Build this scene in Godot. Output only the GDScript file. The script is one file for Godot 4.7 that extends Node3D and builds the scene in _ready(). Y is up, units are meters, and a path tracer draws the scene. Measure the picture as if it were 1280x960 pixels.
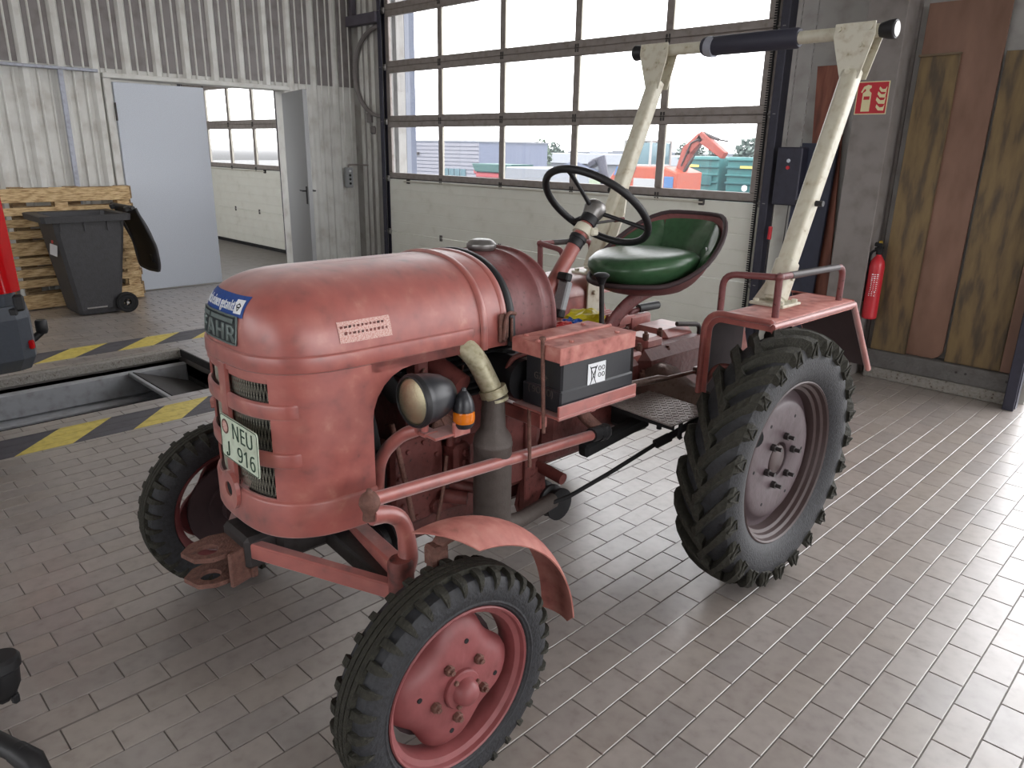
extends Node3D

# ---------------------------------------------------------------- mesh builder
class MB:
	var v := PackedVector3Array()
	var s := PackedInt32Array()
	var c := PackedColorArray()
	var col := Color(1, 1, 1)
	var mark := 0
	var gid := 0

	func tri(a: Vector3, b: Vector3, d: Vector3, g: int = -1) -> void:
		v.append(a)
		v.append(b)
		v.append(d)
		s.append(g)
		c.append(col)

	func quad(a: Vector3, b: Vector3, d: Vector3, e: Vector3, g: int = -1) -> void:
		tri(a, b, d, g)
		tri(a, d, e, g)

	func begin() -> void:
		mark = v.size()
		gid += 64

	func done() -> void:            # make the closed chunk since begin() wind clockwise seen from outside
		var vol := 0.0
		if mark >= v.size():
			return
		var o := v[mark]
		for i in range(mark, v.size(), 3):
			vol += (v[i] - o).dot((v[i + 1] - o).cross(v[i + 2] - o))
		if vol > 0.0:
			for i in range(mark, v.size(), 3):
				var t := v[i + 1]
				v[i + 1] = v[i + 2]
				v[i + 2] = t

	func box(ct: Vector3, sz: Vector3, b: Basis = Basis.IDENTITY, ch: float = 0.0) -> MB:
		begin()
		var h := sz * 0.5
		if ch <= 0.0:
			var q := []
			for i in 8:
				q.append(ct + b * Vector3(h.x if i & 1 else -h.x, h.y if i & 2 else -h.y, h.z if i & 4 else -h.z))
			quad(q[0], q[1], q[3], q[2]); quad(q[4], q[6], q[7], q[5])
			quad(q[0], q[4], q[5], q[1]); quad(q[2], q[3], q[7], q[6])
			quad(q[0], q[2], q[6], q[4]); quad(q[1], q[5], q[7], q[3])
		else:
			var e := minf(ch, minf(h.x, minf(h.y, h.z)) * 0.9)
			var p := {}
			for i in 8:
				var sx := 1.0 if i & 1 else -1.0
				var sy := 1.0 if i & 2 else -1.0
				var sz2 := 1.0 if i & 4 else -1.0
				p[i * 3] = ct + b * Vector3(sx * h.x, sy * (h.y - e), sz2 * (h.z - e))
				p[i * 3 + 1] = ct + b * Vector3(sx * (h.x - e), sy * h.y, sz2 * (h.z - e))
				p[i * 3 + 2] = ct + b * Vector3(sx * (h.x - e), sy * (h.y - e), sz2 * h.z)
			for ax in 3:
				var m1 := 1 << ((ax + 1) % 3)
				var m2 := 1 << ((ax + 2) % 3)
				for sd in 2:
					var i0 := (1 << ax) * sd
					var a0: Vector3 = p[i0 * 3 + ax]
					var a1: Vector3 = p[(i0 | m1) * 3 + ax]
					var a2: Vector3 = p[(i0 | m1 | m2) * 3 + ax]
					var a3: Vector3 = p[(i0 | m2) * 3 + ax]
					if sd: quad(a0, a1, a2, a3)
					else: quad(a0, a3, a2, a1)
			for ax in 3:
				var u := (ax + 1) % 3
				var w := (ax + 2) % 3
				for k in 4:
					var i0 := (1 << u) * (k & 1) + (1 << w) * (k >> 1)
					var i1 := i0 | (1 << ax)
					if (k == 1 or k == 2): quad(p[i0 * 3 + u], p[i1 * 3 + u], p[i1 * 3 + w], p[i0 * 3 + w])
					else: quad(p[i0 * 3 + w], p[i1 * 3 + w], p[i1 * 3 + u], p[i0 * 3 + u])
			for i in 8:
				var par: int = (i & 1) + ((i >> 1) & 1) + ((i >> 2) & 1)
				if par % 2: tri(p[i * 3], p[i * 3 + 1], p[i * 3 + 2])
				else: tri(p[i * 3], p[i * 3 + 2], p[i * 3 + 1])
		done()
		return self

	# tube along points; r is a number or one radius per point
	func tube(p: Array, r, n: int = 10, cap: bool = true, closed: bool = false, flat: float = 1.0) -> MB:
		begin()
		var m := p.size()
		var rings := []
		var t0: Vector3 = (p[1] - p[0]).normalized()
		var up := Vector3.UP if absf(t0.y) < 0.9 else Vector3.RIGHT
		var x := t0.cross(up).normalized()
		for i in m:
			var a: Vector3 = p[(i - 1 + m) % m] if (closed or i > 0) else p[i]
			var b: Vector3 = p[(i + 1) % m] if (closed or i < m - 1) else p[i]
			var t := (b - a).normalized()
			x = (x - t * x.dot(t)).normalized()
			var y := t.cross(x)
			var rr: float = r[i] if r is Array else r
			var ring := PackedVector3Array()
			for k in n:
				var an := TAU * k / n
				ring.append(p[i] + x * cos(an) * rr + y * sin(an) * rr * flat)
			rings.append(ring)
		for i in (m if closed else m - 1):
			var A: PackedVector3Array = rings[i]
			var B: PackedVector3Array = rings[(i + 1) % m]
			for k in n:
				quad(A[k], A[(k + 1) % n], B[(k + 1) % n], B[k], gid)
		if cap and not closed:
			for e in 2:
				var R: PackedVector3Array = rings[0] if e == 0 else rings[m - 1]
				var ce: Vector3 = p[0] if e == 0 else p[m - 1]
				for k in n:
					if e == 0: tri(ce, R[(k + 1) % n], R[k])
					else: tri(ce, R[k], R[(k + 1) % n])
		done()
		return self

	# profile of (radius, height) turned about the local y axis of T
	func lathe(pr: Array, T: Transform3D = Transform3D.IDENTITY, n: int = 24, loop: bool = false) -> MB:
		begin()
		var m := pr.size()
		var g := gid
		var last := Vector2.ZERO
		for i in (m if loop else m - 1):
			var a: Vector2 = pr[i]
			var b: Vector2 = pr[(i + 1) % m]
			var d := (b - a).normalized()
			if i > 0 and absf(d.angle_to(last)) > 0.6:
				g += 1
			last = d
			for k in n:
				var c0 := cos(TAU * k / n); var s0 := sin(TAU * k / n)
				var c1 := cos(TAU * ((k + 1) % n) / n); var s1 := sin(TAU * ((k + 1) % n) / n)
				var q0 := T * Vector3(a.x * c0, a.y, a.x * s0)
				var q1 := T * Vector3(a.x * c1, a.y, a.x * s1)
				var q2 := T * Vector3(b.x * c1, b.y, b.x * s1)
				var q3 := T * Vector3(b.x * c0, b.y, b.x * s0)
				if a.x > 0.00001: tri(q0, q1, q2, g)
				if b.x > 0.00001: tri(q0, q2, q3, g)
		done()
		return self

	func loft(rings: Array, smooth: bool = true, caps: bool = true) -> MB:
		begin()
		var n: int = rings[0].size()
		for i in rings.size() - 1:
			for k in n:
				var k1 := (k + 1) % n
				quad(rings[i][k], rings[i][k1], rings[i + 1][k1], rings[i + 1][k], gid if smooth else -1)
		if caps:
			for e in 2:
				var R = rings[0] if e == 0 else rings[rings.size() - 1]
				for k in range(1, n - 1):
					if e == 0: tri(R[0], R[k + 1], R[k])
					else: tri(R[0], R[k], R[k + 1])
		done()
		return self

	# polygon in the xy plane of T pushed along z by d, edges bevelled by bv
	func ext(po: PackedVector2Array, T: Transform3D, d: float, bv: float = 0.0) -> MB:
		begin()
		var poly := po
		var ar2 := 0.0
		for i in poly.size():
			ar2 += poly[i].cross(poly[(i + 1) % poly.size()])
		if ar2 < 0.0:
			poly = poly.duplicate()
			poly.reverse()
		var n := poly.size()
		var ins := PackedVector2Array()
		for i in n:
			var a := (poly[i] - poly[(i - 1 + n) % n]).normalized()
			var b := (poly[(i + 1) % n] - poly[i]).normalized()
			var na := Vector2(-a.y, a.x); var nb := Vector2(-b.y, b.x)
			var mm := (na + nb)
			var dn := maxf(mm.dot(na), 0.3)
			ins.append(poly[i] + mm / dn * bv)
		var top := ins if bv > 0.0 else poly
		var ix := Geometry2D.triangulate_polygon(poly)
		for e in 2:
			var z := d if e else 0.0
			for i in range(0, ix.size(), 3):
				var a := top[ix[i]]; var b := top[ix[i + 1]]; var c2 := top[ix[i + 2]]
				if ((b - a).cross(c2 - a) > 0.0) != (e == 1):
					var t := b
					b = c2
					c2 = t
				tri(T * Vector3(a.x, a.y, z), T * Vector3(b.x, b.y, z), T * Vector3(c2.x, c2.y, z))
		var g := gid
		for i in n:
			var j := (i + 1) % n
			var e0 := (poly[i] - poly[(i - 1 + n) % n]).normalized()
			var e1 := (poly[j] - poly[i]).normalized()
			if absf(e0.angle_to(e1)) > 0.6: g += 1
			var zs := [[0.0, bv, top, poly], [bv, d - bv, poly, poly], [d - bv, d, poly, top]] if bv > 0.0 else [[0.0, d, poly, poly]]
			var kk := 0
			for q in zs:
				var p0 = q[2]; var p1 = q[3]
				quad(T * Vector3(p0[i].x, p0[i].y, q[0]), T * Vector3(p0[j].x, p0[j].y, q[0]), T * Vector3(p1[j].x, p1[j].y, q[1]), T * Vector3(p1[i].x, p1[i].y, q[1]), g if (bv <= 0.0 or kk == 1) else -1)
				kk += 1
		done()
		return self

	# plate with a round hole: outline points sorted by angle round the hole centre
	func plate(po: Array, hc: Vector2, hr: float, T: Transform3D, d: float) -> MB:
		begin()
		var n := po.size()
		for i in n:
			var a: Vector2 = po[i]; var b: Vector2 = po[(i + 1) % n]
			var st := 4
			for k in st:
				var p := a.lerp(b, float(k) / st); var q := a.lerp(b, float(k + 1) / st)
				var hp := hc + (p - hc).normalized() * hr; var hq := hc + (q - hc).normalized() * hr
				var P := [p, q, hq, hp]
				var B := []; var U := []
				for w in P:
					B.append(T * Vector3(w.x, w.y, 0)); U.append(T * Vector3(w.x, w.y, d))
				quad(U[0], U[1], U[2], U[3]); quad(B[0], B[3], B[2], B[1])
				quad(B[0], B[1], U[1], U[0]); quad(B[2], B[3], U[3], U[2], gid)
		done()
		return self

	# sheet of thickness th over a grid of parameters; keep(i, j) says which cells exist
	func shell(us: Array, vs: Array, P: Callable, th: float, keep = null, wrap: bool = false) -> MB:
		begin()
		var nu := us.size(); var nv := vs.size()
		var o := []; var inn := []
		for i in nu:
			var row := PackedVector3Array()
			for j in nv:
				row.append(P.call(us[i], vs[j]))
			o.append(row)
		for i in nu:
			var row := PackedVector3Array()
			for j in nv:
				var ia := i - 1; var ib := i + 1
				if wrap:
					if ia < 0: ia = nu - 2
					if ib >= nu: ib = 1
				ia = maxi(ia, 0); ib = mini(ib, nu - 1)
				var ja := maxi(j - 1, 0); var jb := mini(j + 1, nv - 1)
				var nn: Vector3 = (o[ib][j] - o[ia][j]).cross(o[i][jb] - o[i][ja])
				if nn.length() < 1e-9:
					var jj := clampi(j, 1, nv - 2)
					nn = (o[ib][jj] - o[ia][jj]).cross(o[i][jj + 1] - o[i][jj - 1])
				row.append(o[i][j] + nn.normalized() * th)
			inn.append(row)
		var has := func(i: int, j: int) -> bool:
			if wrap: i = (i + nu - 1) % (nu - 1)
			if i < 0 or j < 0 or i >= nu - 1 or j >= nv - 1: return false
			return keep == null or keep.call(i, j)
		for i in nu - 1:
			for j in nv - 1:
				if not has.call(i, j): continue
				quad(o[i][j], o[i + 1][j], o[i + 1][j + 1], o[i][j + 1], gid)
				quad(inn[i][j], inn[i][j + 1], inn[i + 1][j + 1], inn[i + 1][j], gid + 1)
				if not has.call(i - 1, j): quad(o[i][j], o[i][j + 1], inn[i][j + 1], inn[i][j])
				if not has.call(i + 1, j): quad(o[i + 1][j + 1], o[i + 1][j], inn[i + 1][j], inn[i + 1][j + 1])
				if not has.call(i, j - 1): quad(o[i + 1][j], o[i][j], inn[i][j], inn[i + 1][j])
				if not has.call(i, j + 1): quad(o[i][j + 1], o[i + 1][j + 1], inn[i + 1][j + 1], inn[i][j + 1])
		done()
		return self

	func mesh() -> ArrayMesh:
		var st := SurfaceTool.new()
		st.begin(Mesh.PRIMITIVE_TRIANGLES)
		for i in s.size():
			st.set_smooth_group(s[i])
			for k in 3:
				st.set_color(c[i])
				st.add_vertex(v[i * 3 + k])
		st.generate_normals()
		return st.commit()


static func bend(p: Array, r: float, k: int = 5) -> Array:      # round the corners of a polyline
	var o := [p[0]]
	for i in range(1, p.size() - 1):
		var a: Vector3 = p[i - 1]; var b: Vector3 = p[i]; var c: Vector3 = p[i + 1]
		var ra := minf(r, a.distance_to(b) * 0.48); var rb := minf(r, c.distance_to(b) * 0.48)
		var s: Vector3 = b + (a - b).normalized() * ra
		var e: Vector3 = b + (c - b).normalized() * rb
		for j in k + 1:
			var t := float(j) / k
			o.append(s.lerp(b, t).lerp(b.lerp(e, t), t))
	o.append(p[p.size() - 1])
	return o

static func spread(a: float, b: float, n: int) -> Array:
	var o := []
	for i in n + 1:
		o.append(lerpf(a, b, float(i) / n))
	return o

static func along(a: Vector3, b: Vector3) -> Transform3D:       # local y runs from a towards b
	var y := (b - a).normalized()
	var x := y.cross(Vector3.UP if absf(y.y) < 0.9 else Vector3.RIGHT).normalized()
	return Transform3D(Basis(x, y, x.cross(y)), a)

static func hexagon(r: float) -> PackedVector2Array:
	var p := PackedVector2Array()
	for i in 6:
		p.append(Vector2(cos(TAU * i / 6), sin(TAU * i / 6)) * r)
	return p

static func rrect(w: float, h: float, r: float, k: int = 4) -> PackedVector2Array:
	var p := PackedVector2Array()
	for q in 4:
		var c := Vector2((w / 2 - r) * (1 if q in [0, 3] else -1), (h / 2 - r) * (1 if q < 2 else -1))
		for i in k + 1:
			var a := PI / 2 * (q + float(i) / k)
			p.append(c + Vector2(cos(a), sin(a)) * r)
	return p

# ---------------------------------------------------------------- objects
var used := {}
var M := {}

func numbered(n: String) -> String:
	if not used.has(n):
		used[n] = 0
		return n
	used[n] += 1
	return "%s_%03d" % [n, used[n]]

func put(m, called: String, mat: Material, par: Node = null) -> MeshInstance3D:
	var o := MeshInstance3D.new()
	o.name = numbered(called) if par == null else called
	o.mesh = m.mesh() if m is MB else m
	o.material_override = mat
	if par == null: add_child(o, true)
	else: par.add_child(o, true)
	return o

func tag(o: Node, label: String, category: String = "", group: String = "") -> void:
	o.set_meta("label", label)
	if category: o.set_meta("category", category)
	if group: o.set_meta("group", group)

func thing(called: String, label: String, category: String, at: Vector3 = Vector3.ZERO, turn: float = 0.0, group: String = "") -> Node3D:
	var o := Node3D.new()
	o.name = numbered(called)
	add_child(o, true)
	o.position = at
	o.rotation.y = turn
	tag(o, label, category, group)
	return o

func struct(m, called: String, mat: Material) -> MeshInstance3D:
	var o := put(m, called, mat)
	o.set_meta("kind", "structure")
	return o

func letters(s: String, h: float, depth: float, font: String = "Droid Sans", weight: int = 400, wide: float = 1.0) -> ArrayMesh:   # capital height h, centred
	var f := SystemFont.new()
	f.font_names = PackedStringArray([font])
	f.font_weight = weight
	var t := TextMesh.new()
	t.text = s
	t.font = f
	t.font_size = 48
	t.pixel_size = h / (48 * 0.714)
	t.depth = depth
	t.curve_step = 2.0
	var am := ArrayMesh.new()
	var ar := t.get_mesh_arrays()
	if wide != 1.0:
		var vs: PackedVector3Array = ar[Mesh.ARRAY_VERTEX]
		for i in vs.size():
			vs[i].x *= wide
		ar[Mesh.ARRAY_VERTEX] = vs
	am.add_surface_from_arrays(Mesh.PRIMITIVE_TRIANGLES, ar)
	return am

# ---------------------------------------------------------------- materials
func noise(seed_: int, freq: float, stops: Array, oct: int = 4, size: int = 512, kind: int = FastNoiseLite.TYPE_SIMPLEX_SMOOTH, warp: float = 0.0) -> NoiseTexture2D:
	var n := FastNoiseLite.new()
	n.seed = seed_
	n.noise_type = kind
	n.frequency = freq
	n.fractal_octaves = oct
	if warp > 0.0:
		n.domain_warp_enabled = true
		n.domain_warp_amplitude = warp
		n.domain_warp_frequency = freq * 1.7
	var t := NoiseTexture2D.new()
	t.noise = n
	t.width = size
	t.height = size
	t.seamless = true
	var g := Gradient.new()
	var off := PackedFloat32Array(); var cs := PackedColorArray()
	for q in stops:
		off.append(q[0]); cs.append(q[1])
	g.offsets = off
	g.colors = cs
	t.color_ramp = g
	return t

func bumps(seed_: int, freq: float, strength: float, oct: int = 3) -> NoiseTexture2D:
	var n := FastNoiseLite.new()
	n.seed = seed_
	n.frequency = freq
	n.fractal_octaves = oct
	var t := NoiseTexture2D.new()
	t.noise = n
	t.width = 256
	t.height = 256
	t.seamless = true
	t.as_normal_map = true
	t.bump_strength = strength
	return t

func mat(called: String, color: Color, rough: float = 0.6, metal: float = 0.0, tex: Texture2D = null, scale: float = 2.0, nrm: Texture2D = null, nscale: float = 0.5, stretch: Vector3 = Vector3.ONE) -> StandardMaterial3D:
	var m := StandardMaterial3D.new()
	m.resource_name = called
	m.albedo_color = color
	m.roughness = rough
	m.metallic = metal
	m.cull_mode = BaseMaterial3D.CULL_DISABLED
	if tex or nrm:
		m.uv1_triplanar = true
		m.uv1_scale = Vector3(scale, scale, scale) * stretch
	if tex: m.albedo_texture = tex
	if nrm:
		m.normal_enabled = true
		m.normal_texture = nrm
		m.normal_scale = nscale
	M[called] = m
	return m

func rgb(r: float, g: float, b: float) -> Color:
	return Color(r / 255.0, g / 255.0, b / 255.0)

func materials() -> void:
	var grime := noise(3, 0.012, [[0.0, Color(.84, .82, .8)], [.3, Color(.93, .925, .92)], [.55, Color(.98, .98, .98)], [1.0, Color(1, 1, 1)]], 5)
	var fine := noise(4, 0.06, [[0.0, Color(.9, .9, .9)], [1.0, Color(1, 1, 1)]], 4)
	var speck := noise(5, 0.035, [[0.0, Color(.4, .34, .31)], [.14, Color(.6, .54, .5)], [.24, Color(.93, .92, .91)], [.7, Color(1, 1, 1)], [1.0, Color(1, 1, 1)]], 5)
	var b1 := bumps(11, 0.03, 3.0)
	var b2 := bumps(12, 0.12, 4.0, 2)
	var red := noise(21, 0.010, [[0.0, rgb(108, 60, 54)], [.22, rgb(146, 76, 69)], [.45, rgb(160, 82, 74)], [.7, rgb(167, 90, 80)], [.9, rgb(178, 112, 98)], [1.0, rgb(192, 136, 120)]], 6, 1024, FastNoiseLite.TYPE_SIMPLEX_SMOOTH, 12.0)
	var redworn := noise(22, 0.018, [[0.0, rgb(38, 30, 28)], [.3, rgb(78, 45, 42)], [.5, rgb(112, 58, 53)], [.75, rgb(126, 68, 61)], [1.0, rgb(146, 94, 82)]], 6, 512, FastNoiseLite.TYPE_SIMPLEX_SMOOTH, 10.0)
	var redpale := noise(23, 0.016, [[0.0, rgb(128, 76, 68)], [.3, rgb(172, 104, 96)], [.55, rgb(184, 118, 108)], [1.0, rgb(200, 146, 134)]], 6, 512, FastNoiseLite.TYPE_SIMPLEX_SMOOTH, 14.0)
	var rust := noise(24, 0.02, [[0.0, rgb(84, 60, 54)], [.35, rgb(104, 72, 63)], [.7, rgb(118, 82, 72)], [1.0, rgb(130, 100, 88)]], 4)
	mat("red", Color(1.0, 1.0, 1.0), .4, 0, red, 1.1, b1, .1)
	M.red.metallic_specular = .7
	M.red.rim_enabled = true
	M.red.rim = .7
	M.red.rim_tint = .35
	mat("red_worn", Color(1, 1, 1), .62, 0, redworn, 2.2, b1, .3)
	mat("red_pale", Color(1, 1, 1), .6, 0, redpale, 1.8, b1, .2)
	mat("red_dark", rgb(116, 64, 64), .5, 0, speck, 2.0, b1, .2)
	mat("disc_red", rgb(140, 76, 77), .48, 0, grime, 2.2, b1, .25)
	mat("disc_plum", rgb(84, 70, 74), .5, 0, grime, 2.0, b1, .2)
	mat("rim_plum", rgb(72, 56, 55), .5, 0, grime, 3.0)
	mat("rust", Color(1, 1, 1), .75, .1, rust, 4.0, b2, .5)
	mat("steel", rgb(150, 148, 146), .38, .8, grime, 5.0, b1, .15)
	mat("dark_steel", rgb(70, 66, 66), .5, .5, grime, 5.0)
	mat("oily", rgb(118, 100, 92), .32, .55, speck, 3.0, b1, .4)
	mat("black_paint", rgb(44, 45, 50), .35, 0, fine, 4.0)
	mat("black", rgb(30, 30, 33), .5, 0, fine, 6.0)
	mat("matt_black", rgb(22, 22, 24), .85)
	mat("tyre", rgb(50, 51, 55), .62, 0, noise(31, 0.03, [[0.0, Color(.62, .6, .58)], [.5, Color(.85, .85, .86)], [1.0, Color(1, 1, 1)]], 5), 3.0, b2, .3)
	mat("tread", rgb(58, 57, 51), .85, 0, noise(32, 0.03, [[0.0, Color(.5, .5, .48)], [.5, Color(.78, .77, .72)], [1.0, Color(1, .98, .92)]], 5), 4.0, b2, .6)
	mat("muffler", rgb(92, 84, 80), .6, .3, grime, 4.0, b2, .2)
	mat("exhaust", Color(1, 1, 1), .5, .3, noise(33, 0.04, [[0.0, rgb(92, 82, 60)], [.22, rgb(158, 150, 120)], [.5, rgb(186, 180, 152)], [1.0, rgb(200, 196, 172)]], 4), 2.0)
	mat("cream", rgb(206, 202, 184), .38, 0, noise(34, 0.02, [[0.0, Color(.74, .7, .62)], [.18, Color(.93, .91, .88)], [.5, Color(1, 1, 1)], [1.0, Color(1, 1, 1)]], 5), 2.0)
	mat("foam", rgb(52, 52, 66), .6, 0, fine, 4.0)
	mat("green_leather", rgb(58, 92, 62), .3, 0, noise(35, 0.02, [[0.0, Color(.72, .75, .72)], [.5, Color(.95, .95, .95)], [1.0, Color(1, 1, 1)]], 4), 3.0, b1, .15)
	mat("lamp_glass", rgb(206, 200, 180), .14, .75, noise(36, 0.05, [[0.0, Color(.45, .43, .38)], [.5, Color(.85, .83, .76)], [1.0, Color(1, 1, 1)]], 3), 14.0, b2, .7)
	mat("orange_lens", rgb(226, 122, 22), .2, 0, fine, 12.0)
	mat("plate_white", rgb(214, 226, 206), .5, 0, grime, 3.0)
	mat("ink_green", rgb(30, 62, 44), .6)
	mat("ink_black", rgb(26, 26, 28), .6)
	mat("ink_white", rgb(232, 234, 238), .6)
	mat("badge_grey", rgb(120, 132, 130), .45, .3, grime, 6.0)
	mat("badge_dark", rgb(40, 48, 50), .5, 0, grime, 6.0)
	mat("sticker_blue", rgb(28, 72, 150), .45, 0, speck, 6.0)
	mat("sticker_pale", Color(1, 1, 1), .6, 0, noise(37, 0.05, [[0.0, rgb(170, 90, 84)], [.35, rgb(196, 140, 132)], [.6, rgb(214, 184, 174)], [1.0, rgb(222, 200, 190)]], 4), 8.0)
	mat("mesh_metal", rgb(176, 174, 160), .5, .2)
	mat("engine_red", rgb(104, 54, 50), .5, 0, speck, 2.5, b1, .4)
	mat("maroon_shade", rgb(58, 40, 43), .7, 0, grime, 2.0)  # dark maroon of the seat rim; painted shade on guards and wheels
	mat("yellow_bag", rgb(222, 206, 40), .35)
	mat("blue_bag", rgb(30, 82, 176), .4)
	mat("red_bag", rgb(196, 50, 50), .4)
	mat("chequer", rgb(164, 156, 152), .4, .35, speck, 4.0)
	# ---- building
	var tilet := noise(41, 0.025, [[0.0, Color(.84, .83, .81)], [.3, Color(.93, .925, .92)], [.6, Color(.97, .97, .965)], [1.0, Color(1, 1, 1)]], 6, 1024)
	var tm := mat("tile", rgb(166, 158, 153), .4, 0, tilet, .6, b1, .04)
	tm.uv1_world_triplanar = true
	tm.vertex_color_use_as_albedo = true
	tm.metallic_specular = .85
	tm.clearcoat_enabled = true
	tm.clearcoat = .8
	tm.clearcoat_roughness = .36
	tm.roughness_texture = noise(42, 0.02, [[0.0, Color(.7, .7, .7)], [1.0, Color(1, 1, 1)]], 5)
	var tg := mat("joint", rgb(128, 122, 118), .5, 0, grime, 1.0)
	tg.vertex_color_use_as_albedo = true
	mat("slab", rgb(160, 152, 146), .6, 0, tilet, .6)
	mat("stripe_yellow", rgb(222, 202, 106), .5, 0, grime, 2.5)
	mat("stripe_dark", rgb(88, 86, 92), .6, 0, grime, 1.5)
	mat("concrete", rgb(150, 146, 140), .85, 0, speck, 1.6, b2, .4)
	mat("pit_steel", rgb(168, 170, 174), .5, .1, grime, 1.5)
	mat("pit_dark", rgb(60, 58, 58), .8, 0, grime, 1.5)
	mat("cladding", rgb(216, 216, 212), .45, 0, grime, .5)
	mat("taupe", rgb(134, 129, 129), .6, 0, grime, .7)
	mat("taupe_dark", rgb(92, 88, 98), .6, 0, grime, .7)
	mat("wall_grey", rgb(166, 164, 160), .6, 0, grime, .6)
	mat("ceiling", rgb(196, 194, 190), .8)
	mat("leaf_grey", rgb(206, 213, 224), .42, 0, fine, 3.0)
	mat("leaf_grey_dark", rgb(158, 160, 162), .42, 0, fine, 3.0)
	mat("galvanised", rgb(168, 172, 184), .45, .35, grime, 2.0)
	mat("gate_panel", rgb(222, 223, 214), .45, 0, noise(43, 0.012, [[0.0, Color(.93, .925, .91)], [.3, Color(.98, .975, .97)], [1.0, Color(1, 1, 1)]], 5), .6)
	mat("alu", rgb(150, 142, 138), .45, .35, grime, 1.5)
	mat("alu_light", rgb(196, 192, 180), .4, .3)
	mat("track", rgb(52, 52, 66), .5, .2, grime, 2.0)
	mat("column", rgb(134, 128, 125), .55, 0, grime, .8)
	mat("ply_tan", Color(1, 1, 1), .6, 0, noise(44, 0.012, [[0.0, rgb(112, 82, 66)], [.4, rgb(124, 93, 77)], [.7, rgb(130, 98, 82)], [1.0, rgb(138, 106, 90)]], 5), .8, null, 0, Vector3(1, .35, 1))
	mat("ply_red", Color(1, 1, 1), .6, 0, noise(45, 0.03, [[0.0, rgb(84, 48, 40)], [.5, rgb(128, 74, 58)], [1.0, rgb(150, 96, 76)]], 5), .9, null, 0, Vector3(1, .15, 1))
	mat("ply_worn", Color(1, 1, 1), .65, 0, noise(46, 0.011, [[0.0, rgb(62, 54, 46)], [.25, rgb(84, 71, 54)], [.5, rgb(112, 93, 64)], [.75, rgb(124, 104, 70)], [1.0, rgb(112, 92, 66)]], 7, 1024), .9, b1, .2, Vector3(1.0, .2, 1))
	mat("ply_edge", rgb(120, 104, 84), .8, 0, fine, 4.0)
	mat("blue_panel", rgb(54, 58, 76), .6, 0, grime, 1.0)
	mat("plinth", rgb(104, 102, 100), .8, 0, grime, 1.2, b2, .3)
	mat("timber", Color(1, 1, 1), .75, 0, noise(47, 0.022, [[0.0, rgb(110, 82, 52)], [.3, rgb(176, 146, 104)], [.6, rgb(206, 178, 134)], [1.0, rgb(220, 196, 156)]], 5), 1.5, b2, .3, Vector3(1, 3, .5))
	mat("timber_grey", Color(1, 1, 1), .8, 0, noise(48, 0.022, [[0.0, rgb(84, 66, 48)], [.4, rgb(142, 118, 88)], [1.0, rgb(172, 150, 116)]], 5), 1.5, b2, .3, Vector3(1, 3, .5))
	mat("bin", rgb(58, 58, 61), .5, 0, noise(49, 0.02, [[0.0, Color(.88, .87, .86)], [.5, Color(.96, .96, .96)], [.8, Color(1, 1, 1)], [1.0, Color(1.0, 1.0, 1.0)]], 6), 1.5, b2, .15)
	mat("bin_dark", rgb(42, 43, 47), .6, 0, grime, 2.0)
	mat("paper", rgb(206, 206, 208), .7)
	mat("van_body", rgb(62, 68, 78), .4, 0, fine, 2.0)
	mat("van_red", rgb(150, 20, 22), .25)
	mat("tail_red", rgb(170, 14, 20), .08)
	mat("tail_bright", rgb(236, 60, 30), .15)
	mat("ext_red", rgb(196, 44, 54), .3)
	mat("sign_red", rgb(190, 32, 46), .5)
	mat("sign_cream", rgb(226, 216, 172), .6)
	mat("brass", rgb(190, 160, 70), .4, .6)
	mat("chrome", rgb(190, 192, 196), .2, .9)
	var gl := mat("glass", Color(.9, .95, 1, .06), .02)
	gl.transparency = BaseMaterial3D.TRANSPARENCY_ALPHA
	var vg := mat("dark_glass", rgb(96, 122, 130), .1, .2)
	# ---- outside
	mat("yard", rgb(105, 105, 105), .9, 0, grime, .2)
	mat("grass", rgb(88, 102, 77), .95, 0, grime, .3)
	mat("facade", rgb(133, 138, 151), .6)
	mat("facade_dark", rgb(98, 105, 124), .6)
	mat("slats", rgb(124, 125, 134), .6)
	mat("roof_white", rgb(144, 148, 155), .7)
	mat("roof_grey", rgb(112, 116, 124), .7)
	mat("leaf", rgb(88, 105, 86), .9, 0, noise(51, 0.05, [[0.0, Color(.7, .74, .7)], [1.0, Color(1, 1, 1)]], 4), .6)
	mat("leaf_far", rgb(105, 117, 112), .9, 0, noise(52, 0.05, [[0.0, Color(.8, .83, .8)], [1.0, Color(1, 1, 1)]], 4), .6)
	mat("bark", rgb(77, 67, 58), .9)
	mat("orange", rgb(158, 68, 43), .5, 0, grime, .8)
	mat("orange_arm", rgb(144, 64, 51), .5, 0, grime, .8)
	mat("cab_white", rgb(156, 156, 154), .4)
	mat("cab_blue", rgb(58, 98, 145), .4)
	mat("teal", rgb(53, 110, 110), .5, 0, grime, .5)
	mat("teal_dark", rgb(36, 89, 91), .5)
	mat("wagon_red", rgb(155, 58, 64), .5)
	mat("wagon_green", rgb(37, 78, 75), .5)
	mat("grey_tarp", rgb(123, 127, 134), .6)

# ================================================================ scene
const EYE := Vector3(0, 1.62, 0)
const ZB := -5.93            # inner face of the gate wall
const XL := -8.9             # inner face of the wall with the double door

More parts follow.
